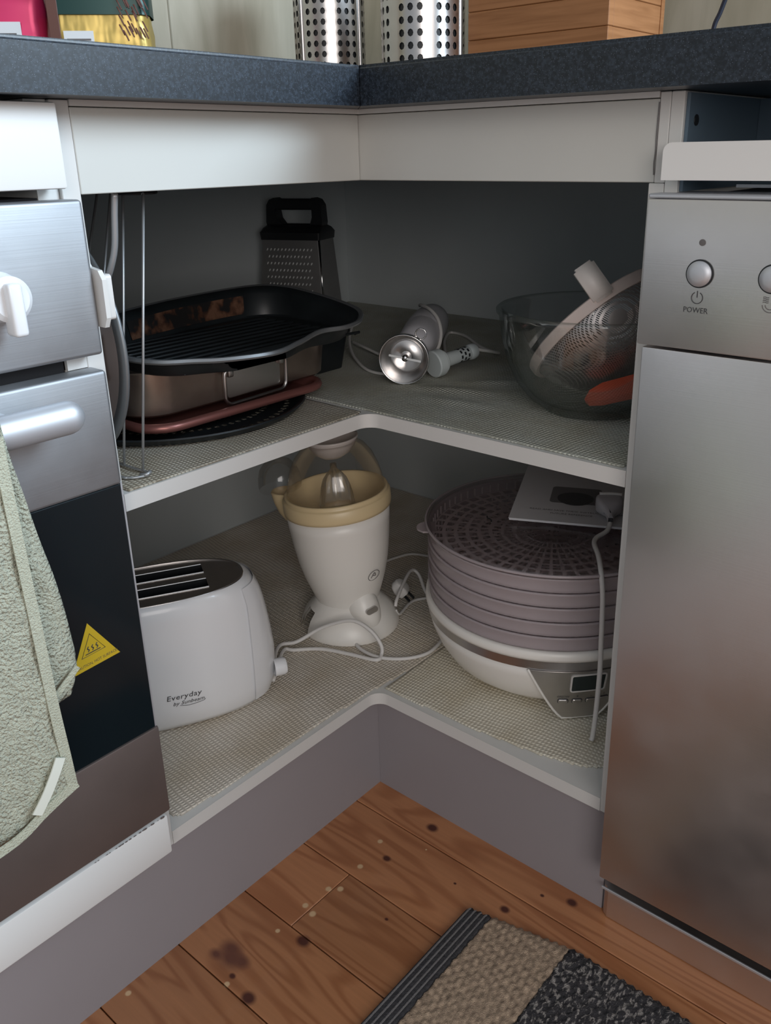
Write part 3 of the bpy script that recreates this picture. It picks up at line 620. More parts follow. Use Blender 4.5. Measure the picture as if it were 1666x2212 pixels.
def bag(nm, cx, cy, w_, d_, h_, mt, label, ang):
    t = thing(nm, label, 'packet', (cx, cy, ZW)); rings = []
    for k in range(15):
        s_ = k / 14; ww = w_ / 2 * (1 - .03 * s_); dd = d_ / 2 * (1 - s_ ** 3 * .9); r_ = min(ww, dd) * .55
        ring = []
        for x_, y_ in rrect(ww * 2, dd * 2, r_, 6):
            ring.append((x_ + .0012 * math.sin(s_ * 23 + y_ * 150), y_ + .0015 * math.sin(s_ * 31 + x_ * 90), s_ * h_))
        rings.append(ring)
    bm = loft(rings, cap0=True, cap1=True); Mx = T(cx, cy, ZW) @ Matrix.Rotation(ang, 4, 'Z'); bm.transform(Mx)
    obj('pouch', bm, M[mt], t, smooth=True); return t, Mx
t, Mx = bag('coffee_packet', -.372, -.176, .110, .055, .17, 'magenta', 'magenta foil coffee packet at the far left of the worktop', math.radians(48))
lb = obj('barcode_label', xf(box(-.004, .030, -.0302, -.0282, .003, .060), Mx), M['label'], t)
bm = bmesh.new()
for k in range(6): box(.001, .025, -.0306, -.0302, .014 + k * .0065, .0165 + k * .0065, bm=bm)
obj('barcode_bars', xf(bm, Mx), M['ink_soft'], lb)
t, Mx = bag('coffee_packet', -.288, -.100, .106, .055, .17, 'gold', 'gold and green foil coffee packet beside the magenta one', math.radians(48))
obj('green_band', xf(loft([[(x_, y_, z_) for x_, y_ in rrect(.1085, .0565 - (z_ - .065) * .1, .014, 6)] for z_ in (.066, .08, .10, .12)]), Mx), M['green_foil'], t, smooth=True)
obj('brown_picture', xf(box(-.0515, -.040, -.0285, -.0272, .02, .15, .0005, 1), Mx), M['brown_foil'], t)
lb = obj('barcode_label', xf(box(-.037, -.006, -.0290, -.0275, .003, .050), Mx), M['label'], t)
bm = bmesh.new()
for k in range(8): box(-.034, -.009, -.0294, -.0290, .014 + k * .0038, .0158 + k * .0038, bm=bm)
obj('barcode_bars', xf(bm, Mx), M['ink_soft'], lb)
bm = bmesh.new(); random.seed(5)
for k in range(26):
    x_ = random.uniform(.022, .050); z_ = random.uniform(.048, .085); tube([(x_, -.0288, z_), (x_ + .002, -.0298, z_ - .004), (x_ + .0045, -.0288, z_ - .010)], .0009, 4, 3, bm)
obj('printed_sprig', xf(bm, Mx), M['brown_foil'], t)

# ------------------------------------------------------------------ rug
rg = thing('rug', 'striped woven rug in charcoal and beige on the pine floor', 'rug', (.45, -.4, 0))
def yarn(x0, x1, mt, nm, kind):
    sx = .002 if kind != 'fleck' else .0026; y0_, y1_ = -.80, -.090; nx = max(2, int((x1 - x0) / sx)); ny = int((y1_ - y0_) / .0026)
    bm = bmesh.new(); G_ = []
    for i in range(nx + 1):
        row = []
        for j in range(ny + 1):
            x_ = x0 + (x1 - x0) * i / nx; y_ = y0_ + (y1_ - y0_) * j / ny
            if kind == 'rib': h = .0052 + .0017 * abs(math.sin((x_ - x0) * PI / .0062)) + .0003 * math.sin(y_ * 900)
            elif kind == 'loop': h = .0060 + .0028 * abs(math.sin((y_ + .3 * x_) * PI / .0094)) * (.55 + .45 * math.sin(x_ * 780 + int((y_ + .3 * x_) / .0094) * 2.2)) + random.uniform(-.0006, .0006)
            else: h = .0068 + .0016 * math.sin(x_ * 700 + 3 * math.sin(y_ * 130)) * math.sin(y_ * 520) + random.uniform(-.0014, .0014)
            dy = min(1, (y1_ - y_) / .006); dx = 1 if kind != 'rib' else min(1, (x_ - x0) / .004 + .25)
            yy = y_ + .027 * min(1, (x_ - .214) / .125) * max(0, (y_ + .2) / .11) + (.0016 * math.sin(x_ * 640) if j == ny else 0)
            row.append(bm.verts.new((x_ - .02 * (y_ + .08) * 0, yy, .0004 + h * (.3 + .7 * dy) * (.3 + .7 * dx))))
        G_.append(row)
    for i in range(nx):
        for j in range(ny): bm.faces.new((G_[i][j], G_[i + 1][j], G_[i + 1][j + 1], G_[i][j + 1]))
    edge = [G_[i][0] for i in range(nx + 1)] + [G_[nx][j] for j in range(1, ny + 1)] + [G_[i][ny] for i in range(nx - 1, -1, -1)] + [G_[0][j] for j in range(ny - 1, 0, -1)]
    lo = [bm.verts.new((v_.co.x, v_.co.y, .0003)) for v_ in edge]; n_ = len(edge)
    for k in range(n_): bm.faces.new((edge[k], edge[(k + 1) % n_], lo[(k + 1) % n_], lo[k]))
    return obj(nm, bm, M[mt], rg, smooth='all')
yarn(.214, .2445, 'rug_dark', 'ribbed_border', 'rib')
M['rug_line'] = mat('grey_yarn', (.20, .19, .19), .95, bump=(900, 1, .002))
for k in range(4):
    x_ = .2185 + k * .0065; obj('border_cord', tube([(x_, -.80, .0068), (x_, -.5, .0070), (x_, -.0955 + (x_ - .214) * .2, .0068), (x_, -.0925 + (x_ - .214) * .2, .005)], .0011, 6, smoothpath=False), M['rug_line'], rg, smooth=True)
yarn(.245, .3335, 'rug_beige', 'looped_band', 'loop')
yarn(.334, .52, 'rug_fleck', 'flecked_band', 'fleck')

#OBJECTS2
# ------------------------------------------------------------------ middle shelf, left: wire rack, pan on edge, baking ware stack
ZS = .5386
wr = thing('wire_rack', 'thin upright grey wire rack just inside the left end of the middle shelf', 'rack', (-.06, -.27, ZS))
W = [((-.031, -.282, .5405), (-.039, -.2405, .7875)), ((-.060, -.2835, .5405), (-.077, -.2365, .7875)), ((-.120, -.2845, .5405), (-.130, -.2155, .7875)), ((-.172, -.2845, .5405), (-.180, -.199, .7875)), ((-.225, -.2845, .5405), (-.232, -.186, .7875))]
for a, c in W: obj('upright_wire', tube([a, c], .0013, 8, smoothpath=False), M['wire'], wr, smooth='all')
obj('foot_loop', tube([(-.225, -.2835, .5402), (-.060, -.2835, .5402), (-.031, -.281, .5402), (-.019, -.2845, .5402), (-.019, -.291, .5402), (-.026, -.301, .5402), (-.050, -.304, .5402), (-.225, -.305, .5402)], .0013, 8, 5), M['wire'], wr, smooth='all')
obj('foot_clip', tube([(-.024, -.280, .5405), (-.018, -.283, .5425), (-.017, -.288, .5415), (-.024, -.289, .5402)], .0018, 8, 5), M['wire'], wr, smooth='all')
obj('top_bar', tube([W[0][1], W[1][1], W[2][1], W[3][1], W[4][1]], .0012, 8, 4), M['wire'], wr, smooth='all')
obj('top_plate', xf(lathe([(0, 0), (.018, 0), (.019, .0015), (.017, .004), (0, .0045)], 28), T(-.058, -.235, .7865)), M['black'], wr, smooth=True)

pn_ = thing('frying_pan', 'grey-rimmed metal pan standing on edge behind the oven edge', 'pan', (-.1325, -.30, ZS))
Mx = aim((-.1325, -.2895, .6545), (0, -1, 0))
obj('pan_rim', xf(lathe([(.1045, .001), (.108, -.0012), (.1150, .0005), (.1158, .0025), (.1145, .0045), (.104, .0042), (.1045, .001)], 72), Mx), M['grey_rim'], pn_, smooth='all')
obj('pan_wall', xf(lathe([(.1045, .0035), (.098, .009), (.088, .0165), (.078, .019), (0, .0195), (0, .0182), (.077, .0178), (.0865, .0155), (.0965, .008), (.1035, .002)], 72), Mx), M['steel_brown'], pn_, smooth=True)
br = obj('handle_bracket', xf(box(-.013, .013, -.022, .022, 0, .003, .001), frame((-.0475, -.3085, .650), (.85, .52, 0), (0, 0, 1))), M['copper'], pn_, smooth=True)
obj('rivet', xf(lathe([(.0030, 0), (.0026, .0018), (0, .0026)], 14), aim((-.0435, -.3100, .634), (.5, -.85, 0))), M['chrome'], br, smooth=True)
obj('loop_handle', tube([(-.060, -.3150, .676), (-.048, -.3140, .668), (-.038, -.3110, .655), (-.039, -.3115, .645), (-.045, -.3125, .638)], .0018, 8, 6, flat=.6), M['satin'], pn_, smooth='all')
obj('hanging_rod', tube([(-.040, -.2905, .706), (-.037, -.2895, .716), (-.028, -.288, .731), (-.022, -.286, .748), (-.016, -.286, .775), (-.012, -.286, .79)], .0028, 10, 6), M['wire'], pn_, smooth='all')

pt = thing('pizza_tray', 'round black perforated baking tray at the bottom of the pan stack', 'tray', (-.19, -.128, ZS))
CX, CY = -.19, -.128
f = lambda u_, v_: (CX + (.030 + .106 * v_) * math.cos(u_ * 2 * PI), CY + (.030 + .106 * v_) * math.sin(u_ * 2 * PI), ZS + .0022)
bm = holed(72, 9, f, lambda i, j: j % 2 == 0 and j > 1, .62)
lathe([(0, ZS + .0022), (.030, ZS + .0022)], 72, bm=None)
bm0 = lathe([(0, ZS + .0022), (.0300, ZS + .0022)], 72); bm0.transform(T(CX, CY, 0)); merge(bm, bm0); bmesh.ops.remove_doubles(bm, verts=bm.verts, dist=2e-5)
obj('perforated_base', bm, M['black_pan'], pt)
obj('raised_rim', xf(lathe([(.1355, ZS + .0018), (.141, ZS + .003), (.147, ZS + .0085), (.1515, ZS + .0095), (.1525, ZS + .008), (.150, ZS + .007), (.146, ZS + .0015), (.141, ZS + .0004), (.1355, ZS + .0006), (.1355, ZS + .0018)], 96), T(CX, CY, 0)), M['black_pan'], pt, smooth=True)

def rr(x0, x1, y0, y1, r_, z_, n_=8): return [((x0 + x1) / 2 + x_, (y0 + y1) / 2 + y_, z_) for x_, y_ in rrect(x1 - x0, y1 - y0, r_, n_)]
rt = thing('baking_tray', 'dusky rose metal tray wedged under the steel roasting pan', 'tray', (-.235, -.108, .5485))
obj('tray_pan', loft([rr(-.380, -.086, -.228, .012, .03, .5492), rr(-.384, -.083, -.231, .016, .032, .5555), rr(-.381, -.086, -.228, .013, .03, .5560), rr(-.377, -.090, -.224, .009, .03, .5502)], cap0=True, cap1=True), M['rose'], rt, smooth=True)
obj('rolled_rim', tube(rr(-.386, -.079, -.234, .018, .034, .5560, 6), .0052, 8, 1, closed=True, smoothpath=False), M['rose'], rt, smooth='all')

rp = thing('roasting_pan', 'deep stained steel roasting pan with a drop handle on its front', 'pan', (-.25, -.094, .5605))
obj('pan_body', loft([rr(-.392, -.104, -.228, .044, .035, .5618), rr(-.396, -.100, -.232, .048, .040, .5645), rr(-.400, -.0955, -.2365, .052, .042, .6105), rr(-.403, -.092, -.240, .0555, .045, .6125), rr(-.403, -.0925, -.2395, .055, .045, .6105), rr(-.3985, -.097, -.235, .0505, .041, .610), rr(-.3945, -.1015, -.2305, .0465, .038, .566), rr(-.390, -.106, -.226, .042, .034, .5635)], cap0=True, cap1=True), M['roaster'], rp, smooth=True)
FH = frame((-.0955, -.087, .5815), (.0, 1, .02), (.06, 0, 1))
obj('handle_plate', xf(prism(rrect(.078, .030, .004), 0, .0018), FH), M['satin'], rp, smooth=True)
P = [(x_, y_, .0058) for x_, y_ in rrect(.090, .042, .009, 4)]
obj('drop_handle', xf(tube(P, .0021, 8, 1, closed=True, smoothpath=False), FH), M['satin'], rp, smooth='all')
bm = box(-.041, -.033, .010, .021, .0015, .0085, .002); obj('handle_bracket', xf(bm, FH), M['satin'], rp, smooth=True)
bm = box(.033, .041, .010, .021, .0015, .0085, .002); obj('handle_bracket', xf(bm, FH), M['satin'], rp, smooth=True)

gt = thing('grill_tray', 'large dark wavy-rimmed oven tray lying on top of the roasting pan', 'tray', (-.13, -.08, .614))
OUT = [(.004, -.135), (-.008, -.178), (-.030, -.212), (-.048, -.240), (-.082, -.256), (-.145, -.253), (-.205, -.225), (-.238, -.17), (-.260, -.08), (-.272, .02), (-.264, .075), (-.235, .098), (-.19, .1), (-.13, .092), (-.076, .074), (-.040, .036), (-.029, 0), (-.033, -.038), (-.012, -.09)]
PO = crom([(x_, y_, 0) for x_, y_ in OUT], 6, True); gcx, gcy = -.135, -.07
def zr(x_): return .6325 + (.652 - .6325) * min(1, max(0, (-.02 - x_) / .24))
def ring(sc, dz=None, zabs=None):
    o = []
    for p in PO:
        # inner rings relax to a plain rounded rectangle so the bulges stay in the rim
        x_, y_ = gcx + (p.x - gcx) * sc, gcy + (p.y - gcy) * sc
        x_ = min(x_, -.030) if sc < .96 else x_
        z_ = zabs if zabs is not None else zr(p.x) + dz
        o.append((x_, y_, z_))
    return o
obj('tray_body', loft([ring(.97, -.0015), ring(.93, -.0035), ring(.89, -.010), ring(.86, zabs=.6155), ring(.84, zabs=.6135), ring(.835, zabs=.6150), ring(.85, zabs=.617), ring(.885, -.008), ring(.925, -.0018), ring(.97, .0002)], cap0=False, cap1=False), M['black_pan'], gt, smooth=True)
bm = bmesh.new()
vs_ = [bm.verts.new(p) for p in ring(.836, zabs=.6149)]; c0 = bm.verts.new((gcx, gcy, .6149))
for k in range(len(vs_)): bm.faces.new((vs_[k], vs_[(k + 1) % len(vs_)], c0))
obj('tray_floor', bm, M['black_pan'], gt)
obj('tray_rim', loft([ring(.965, .0002), ring(.985, .0018), ring(1.0, .0014), ring(1.008, -.0012), ring(1.0, -.0032), ring(.98, -.0022), ring(.965, -.0012)]), M['grey_rim'], gt, smooth=True)
for k in range(11):
    x_ = -.055 - k * .0165; obj('grill_ridge', tube([(x_, -.20, .6152), (x_, -.19, .6166), (x_, .03, .6166), (x_, .04, .6152)], .0018, 6, 2), M['black_pan'], gt, smooth='all')
bm = bmesh.new(); A = []
idx = [i for i, p in enumerate(PO) if p.x < -.235 and p.y < .06]
for i in idx:
    p = PO[i]; A.append([(gcx + (p.x - gcx) * s_ + .0008, gcy + (p.y - gcy) * s_, z_) for s_, z_ in ((.852, .6205), (.865, .630), (.882, zr(p.x) - .0085))])
bm = loft(A, closed=False); obj('burnt_patch', bm, M['rust'], gt, smooth=True)
bt = thing('baking_tin', 'black baking tin half hidden behind the roasting pan', 'tin', (-.25, .108, ZS))
obj('tin_body', loft([rr(-.345, -.172, .082, .142, .012, ZS + .0004), rr(-.352, -.165, .074, .150, .014, ZS + .052), rr(-.350, -.167, .076, .148, .014, ZS + .052), rr(-.343, -.174, .084, .140, .012, ZS + .003)], cap0=True, cap1=True), M['black_pan'], bt, smooth=True)
obj('tin_rim', tube(rr(-.354, -.163, .072, .152, .016, ZS + .053, 4), .0024, 6, 1, closed=True, smoothpath=False), M['black_pan'], bt, smooth='all')

# ------------------------------------------------------------------ box grater
gr = thing('box_grater', 'steel box grater with a black handle against the back of the middle shelf', 'grater', (-.478, .373, ZS))
GM = T(-.487, .361, ZS) @ Matrix.Rotation(math.radians(21), 4, 'Z')
H = .144
def gring(w_, d_, z_, r_=.004): return [(x_, y_, z_) for x_, y_ in rrect(w_, d_, r_, 4)]
wa = lambda z_: .128 - .019 * z_ / H; da = lambda z_: .084 - .022 * z_ / H
obj('steel_body', xf(loft([gring(wa(0), da(0), .001), gring(wa(H), da(H), H), gring(wa(H) - .002, da(H) - .002, H), gring(wa(0) - .002, da(0) - .002, .001)]), GM), M['grater_steel'], gr, smooth=True)
bm = bmesh.new()
for j in range(9):
    for i in range(13 - (j % 2)):
        z_ = .034 + j * .0115; x_ = -.039 + i * .0062 + (j % 2) * .0031
        b0 = bmesh.new(); bmesh.ops.create_icosphere(b0, subdivisions=1, radius=.0019); b0.transform(T(x_ * 1.12, -da(z_) / 2 - .0002, z_) @ Matrix.Rotation(.5, 4, 'Y') @ Matrix.Diagonal((.6, .9, 1.5, 1))); merge(bm, b0)
tt = obj('grating_teeth', xf(bm, GM), M['tooth'], gr); tt['kind'] = 'stuff'
obj('corner_rod', xf(tube([(wa(0) / 2 - .001, -da(0) / 2 + .001, .001), (wa(H) / 2 - .001, -da(H) / 2 + .001, H)], .0022, 8, smoothpath=False), GM), M['chrome'], gr, smooth='all')
obj('base_trim', xf(loft([gring(.131, .087, 0), gring(.132, .088, .004), gring(.130, .086, .007), gring(.126, .082, .007)], cap0=False), GM), M['black'], gr, smooth=True)
obj('handle_collar', xf(loft([gring(.112, .066, H - .002), gring(.114, .068, H + .010), gring(.110, .056, H + .017, .008), gring(.102, .032, H + .022, .008)], cap0=True, cap1=True), GM), M['black'], gr, smooth=True)
hp = [(-.051, H + .015), (-.053, H + .026), (-.051, H + .054), (-.045, H + .063), (-.036, H + .066), (-.029, H + .062), (.029, H + .062), (.036, H + .066), (.045, H + .063), (.051, H + .054), (.053, H + .026), (.051, H + .015)]
hi = [(-.024, H + .022), (-.032, H + .032), (-.035, H + .048), (.034, H + .048), (.034, H + .034), (.030, H + .022)]
bm = bmesh.new()
for yy in (-.012, .012):
    V = [bm.verts.new((x_, yy, z_)) for x_, z_ in hp + hi]
    for t_ in tessellate_polygon([[Vector((x_, z_, 0)) for x_, z_ in hp], [Vector((x_, z_, 0)) for x_, z_ in hi]]): bm.faces.new([V[i] for i in t_])
bm.verts.ensure_lookup_table(); n1, n2 = len(hp), len(hi); o2 = n1 + n2
for k in range(n1): bm.faces.new((bm.verts[k], bm.verts[(k + 1) % n1], bm.verts[o2 + (k + 1) % n1], bm.verts[o2 + k]))
for k in range(n2): bm.faces.new((bm.verts[n1 + k], bm.verts[n1 + (k + 1) % n2], bm.verts[o2 + n1 + (k + 1) % n2], bm.verts[o2 + n1 + k]))
obj('carry_handle', xf(bm, GM), M['black'], gr)
obj('grip_bar', xf(tube([(-.038, 0, H + .055), (.038, 0, H + .055)], .0095, 14, smoothpath=False), GM), M['black'], gr, smooth=True)

# ------------------------------------------------------------------ stick blender
sb = thing('stick_blender', 'pale stick blender lying with its steel blade guard facing out and cord around it', 'blender', (-.04, .114, ZS))
ax = Vector((-.515, .857, -.008)).normalized(); BC = Vector((-.041, .114, .5716))
BM = aim(BC, ax)
obj('blade_guard', xf(lathe([(.0305, 0), (.0315, -.001), (.0325, 0), (.0322, .004), (.031, .014), (.027, .024), (.018, .032), (.011, .036), (.0095, .040), (.008, .039), (.009, .034), (.017, .029), (.025, .021), (.029, .012), (.0300, .004), (.0305, 0)], 56), BM), M['chrome'], sb, smooth='all')
obj('guard_floor', xf(lathe([(.0, .020), (.007, .020), (.012, .024), (.020, .0245), (.0205, .026), (0, .026)], 40), BM), M['satin'], sb, smooth=True)
bl = bmesh.new(); box(-.0215, .0215, -.0028, .0028, .0095, .0107, .0004, 1, bl); bl.verts.ensure_lookup_table()
for v_ in bl.verts:
    if abs(v_.co.x) > .015: v_.co.y *= .5; v_.co.z += .003 * (1 if v_.co.x > 0 else -1)
obj('blade', xf(bl, BM @ T(0, 0, -.002) @ Matrix.Rotation(.15, 4, 'Z')), M['tooth'], sb)
obj('blade_hub', xf(lathe([(0, .0065), (.0022, .0068), (.0045, .009), (.0048, .020)], 20), BM), M['chrome'], sb, smooth=True)
obj('hanging_ring', xf(tube([(.0068 * math.cos(a), .0068 * math.sin(a), 0) for a in [2 * PI * k / 16 for k in range(16)]], .0009, 6, 1, closed=True, smoothpath=False), aim(BC + Vector((.012, .020, .031)), ax)), M['chrome'], sb, smooth='all')
obj('shaft', xf(lathe([(.0095, .036), (.0085, .06), (.0095, .092), (.014, .10)], 32), BM), M['satin'], sb, smooth=True)
obj('motor_body', xf(lathe([(0, .088), (.012, .0885), (.020, .094), (.0255, .108), (.0275, .15), (.0280, .165)], 48), BM), M['blender'], sb, smooth=True)
obj('grip', xf(lathe([(.0270, .1655), (.0285, .170), (.0290, .20), (.0285, .25), (.0260, .285), (.018, .300), (0, .303)], 48), BM), M['blender'], sb, smooth=True)
A_, B_ = ax, Vector((0, 0, 1)); S_ = ax.cross(B_).normalized()
def on(s_, ang, r_): return BC + ax * s_ + (S_ * math.cos(ang) + Vector((0, 0, 1)) * math.sin(ang)) * r_
obj('wrapped_cord', tube([on(.29, 2.3, .030), on(.24, 1.9, .0325), on(.20, 1.35, .0325), on(.175, .8, .0315), on(.155, .2, .030), on(.14, -.35, .030), on(.135, -.75, .0295)], .0026, 8, 6), M['cord'], sb, smooth='all')
obj('cord', tube([on(.135, -.75, .0295), (-.0900, .2650, .5415), (-.118, .300, .5415), (-.158, .351, .5415), (-.190, .408, .5415), (-.1535, .3993, .5415), (-.0932, .3523, .5415), (-.0600, .3312, .542), (-.0250, .3050, .548), (-.014, .265, .559), (-.0168, .2415, .5652)], .0024, 8, 6), M['cord'], sb, smooth='all')
obj('cord', tube([(-.335, .315, .542), (-.305, .2996, .560), (-.2548, .2384, .553), (-.1975, .185, .545), (-.130, .140, .5415), (-.0898, .1353, .5415), (-.068, .150, .5415), (-.075, .180, .5415), (-.1622, .2132, .5415), (-.2208, .2327, .545), (-.2715, .2616, .5415)], .0022, 8, 6), M['cord'], sb, smooth='all')
px_ = Vector((.20, .968, .10)).normalized(); PM = aim((-.0330, .1640, .5572), px_)
pl = obj('power_plug', xf(lathe([(0, -.001), (.0165, -.001), (.0180, .0005), (.0180, .0115), (.0170, .0125), (.0150, .013), (.0150, .0165), (.0135, .018), (.0095, .020), (.0090, .040), (.0088, .062), (.0105, .064), (.0108, .069), (.0095, .074), (.004, .0745), (.0025, .080)], 40), PM), M['collar'], sb, smooth=True)
bm = bmesh.new()
for j in range(3):
    for k in range(5): box(-.0016, .0016, -.0012, .0012, 0, .0004, bm=None)
bm = bmesh.new()
for j in range(3):
    for k in range(8):
        a = k * PI / 4 + j * .4; b0 = box(-.0021, .0021, -.0013, .0013, -.0003, .0003); b0.transform(PM @ T(.0091 * math.cos(a), .0091 * math.sin(a), .044 + j * .0062) @ Matrix.Rotation(a, 4, 'Z') @ Matrix.Rotation(PI / 2, 4, 'Y') @ Matrix.Rotation(PI / 2, 4, 'Z')); merge(bm, b0)
o = obj('strain_relief_slots', bm, M['black'], pl); o['kind'] = 'stuff'

# ------------------------------------------------------------------ glass bowl, sieve, spatula
gb = thing('glass_bowl', 'large clear glass mixing bowl at the right end of the middle shelf', 'bowl', (.199, .166, ZS))
BX, BY = .199, .166
prof = [(0, .0020), (.048, .0020), (.052, 0), (.056, .0005), (.059, .004), (.072, .012), (.088, .031), (.099, .055), (.106, .082), (.1095, .108), (.1125, .1105), (.1130, .1140), (.1100, .1165), (.1060, .1150), (.1055, .108), (.1020, .083), (.095, .057), (.084, .034), (.069, .0165), (.055, .0085), (.045, .0065), (0, .0065)]
obj('bowl_body', xf(lathe(prof, 96), T(BX, BY, ZS)), M['glass'], gb, smooth='all')

sv = thing('sieve', 'wire mesh sieve with ivory plastic rim resting in the glass bowl', 'sieve', (.19, .17, .60))
nrm = Vector((-.735, .03, .700)).normalized(); SCn = Vector((.193, .176, .633)); v1 = Vector((.467, .677, .57)); v1 = (v1 - nrm * v1.dot(nrm)).normalized(); v2 = nrm.cross(v1).normalized()
SM = Matrix(((v1.x, v2.x, nrm.x, SCn.x), (v1.y, v2.y, nrm.y, SCn.y), (v1.z, v2.z, nrm.z, SCn.z), (0, 0, 0, 1)))
R = .086
obj('rim', xf(lathe([(R - .003, -.007), (R + .0015, -.0075), (R + .003, -.004), (R + .003, .004), (R + .001, .0055), (R - .003, .005), (R - .003, -.007)], 80), SM), M['sieve_plastic'], sv, smooth=True)
prof = [((R - .004) * math.cos(a), -.005 - .062 * math.sin(a)) for a in [PI / 2 * k / 14 for k in range(15)]]
bm = lathe(prof, 64); uv = bm.loops.layers.uv.new('UVMap')
for f_ in bm.faces:
    for l_ in f_.loops: l_[uv].uv = (l_.vert.co.x + .5 * l_.vert.co.z, l_.vert.co.y + .5 * l_.vert.co.z)
obj('mesh_basket', xf(bm, SM), M['mesh'], sv, smooth='all')
a = math.radians(-91)
HM = SM @ Matrix.Rotation(a, 4, 'Z') @ T(R + .003, 0, 0)
hk = bmesh.new()
# rest lug: open block standing off the rim
lug_ = box(-.0055, .0055, -.0120, .0120, -.004, .037)
lug_.transform(Matrix.Rotation(.18, 4, 'Y'))
bmesh.ops.bevel(lug_, geom=list(lug_.edges), offset=.0028, segments=2, affect='EDGES')
obj('rest_lug', xf(lug_, HM), M['sieve_white'], sv, smooth='all')
sp_ = thing('spatula', 'orange-red silicone spatula lying in the bottom of the glass bowl', 'spatula', (.25, .16, .55))
FS = frame((.236, .128, .5680), (.86, .38, .28), (-.30, .85, .45))
bl_ = prism([(-.024, -.006), (-.020, -.013), (-.006, -.017), (.035, -.017), (.042, -.008), (.042, .010), (.030, .018), (-.004, .016), (-.018, .008)], 0, .005)
obj('blade', xf(bl_, FS), M['red'], sp_)
obj('handle', tube([(.270, .143, .580), (.276, .165, .606), (.280, .195, .645), (.282, .212, .672)], .0052, 10, 5), M['red'], sp_, smooth='all')

# ------------------------------------------------------------------ toaster
ZL = .1589
tc = Vector((-.183, -.195, 0)); td = Vector((.48, .877, 0)).normalized(); tp = Vector((.877, -.48, 0)).normalized()
to = thing('toaster', 'white two-slice oval toaster with steel top on the bottom shelf beside the oven', 'toaster', (-.183, -.195, ZL))
PR = [(.0005, .112, .046), (.0045, .122, .054), (.014, .130, .061), (.035, .135, .067), (.07, .136, .0695), (.10, .133, .068), (.13, .129, .0655), (.152, .1245, .063), (.166, .119, .0605), (.1735, .1125, .0575), (.1755, .108, .055)]
def tsurf(z_):
    for p, q in zip(PR, PR[1:]):
        if p[0] <= z_ <= q[0]:
            k = (z_ - p[0]) / (q[0] - p[0]); return p[1] + (q[1] - p[1]) * k, p[2] + (q[2] - p[2]) * k
    return PR[-1][1:]
def tring(a_, b_, z_, n_=2.55, seg=64):
    o = []
    for k in range(seg):
        t_ = 2 * PI * k / seg; c_, s_ = math.cos(t_), math.sin(t_)
        u_ = a_ * math.copysign(abs(c_) ** (2 / n_), c_); v_ = b_ * math.copysign(abs(s_) ** (2 / n_), s_)
        p = tc + td * u_ + tp * v_; o.append((p.x, p.y, ZL + z_))
    return o
obj('body_shell', loft([tring(a_, b_, z_) for z_, a_, b_ in PR], cap0=True), M['enamel_white'], to, smooth='all')
pl2 = [Vector((u_ * 1, v_ * 1, 0)) for u_, v_ in [(.1065 * math.copysign(abs(math.cos(t)) ** .85, math.cos(t)), .0535 * math.copysign(abs(math.sin(t)) ** .85, math.sin(t))) for t in [2 * PI * k / 56 for k in range(56)]]]
slots = [[Vector((x_, y_, 0)) for x_, y_ in ((-.082, c_ - .0115), (.062, c_ - .0115), (.062, c_ + .0115), (-.082, c_ + .0115))] for c_ in (-.022, .019)]
bm = bmesh.new(); allp = pl2 + slots[0] + slots[1]; V = [bm.verts.new((p.x, p.y, 0)) for p in allp]
for t_ in tessellate_polygon([pl2] + slots): bm.faces.new([V[i] for i in t_])
TM = Matrix(((td.x, tp.x, 0, tc.x), (td.y, tp.y, 0, tc.y), (0, 0, 1, ZL + .1742), (0, 0, 0, 1)))
tpz = obj('top_plate', xf(bm, TM), M['satin'], to)
for c_ in (-.022, .019):
    bm = bmesh.new(); q0 = [(-.082, c_ - .0115), (.062, c_ - .0115), (.062, c_ + .0115), (-.082, c_ + .0115)]
    bm = loft([[(x_, y_, z_) for x_, y_ in q0] for z_ in (.0006, -.11)], cap1=True); obj('slot_well', xf(bm, TM), M['black'], tpz)
    bm = tube([(x_, y_, .0006) for x_, y_ in q0], .0009, 6, closed=True, smoothpath=False); obj('slot_frame', xf(bm, TM), M['chrome'], tpz)
    for k in range(2): obj('guide_wire', xf(tube([(-.08, c_ + (-.005, .005)[k], -.020), (.06, c_ + (-.005, .005)[k], -.020)], .0005, 5, smoothpath=False), TM), M['satin'], tpz)
obj('top_trim', xf(tube([(p.x * 1.008, p.y * 1.012, .0006) for p in pl2], .0016, 6, closed=True, smoothpath=False), TM), M['satin'], to, smooth='all')
# end cap: separate moulding closing the right-hand end
def tpoint(u_, z_, side, off=0):
    a_, b_ = tsurf(z_); a_ += off; b_ += off; v_ = side * b_ * max(0, 1 - abs(u_ / a_) ** 2.55) ** (1 / 2.55); p = tc + td * u_ + tp * v_; return Vector((p.x, p.y, ZL + z_))
rg_ = []
for j in range(15):
    z_ = .012 + j * .0112; a_, b_ = tsurf(z_); row = []
    u0 = .103 if j < 12 else .103 - (j - 12) * .002
    for k in range(13):
        ph = PI / 2 - PI * k / 12; c_, s_ = math.cos(ph), math.sin(ph)
        uu = u0 + (a_ + .0028 - u0) * abs(c_) ** .72; row.append(tpoint(min(uu, a_ + .00279), z_, 1 if k <= 6 else -1, .0028))
    rg_.append(row)
obj('end_cap', loft(rg_, closed=False), M['enamel_white'], to, smooth='all')
obj('browning_knob', xf(lathe([(.0115, -.004), (.0115, .008), (.010, .0115), (.006, .013), (0, .0132)], 28), aim(tuple(tc + td * .137 + tp * .026 + Vector((0, 0, ZL + .040))), (td.x, td.y, 0))), M['enamel_white'], to, smooth=True)
bm = text_bm('Everyday', .0128, shear=.15, sx=1.12, spacing=1.05)
b2 = text_bm('by Sunbeam', .0088, shear=.35, sx=1.15); b2.transform(T(.009, -.0105, 0)); merge(bm, b2)
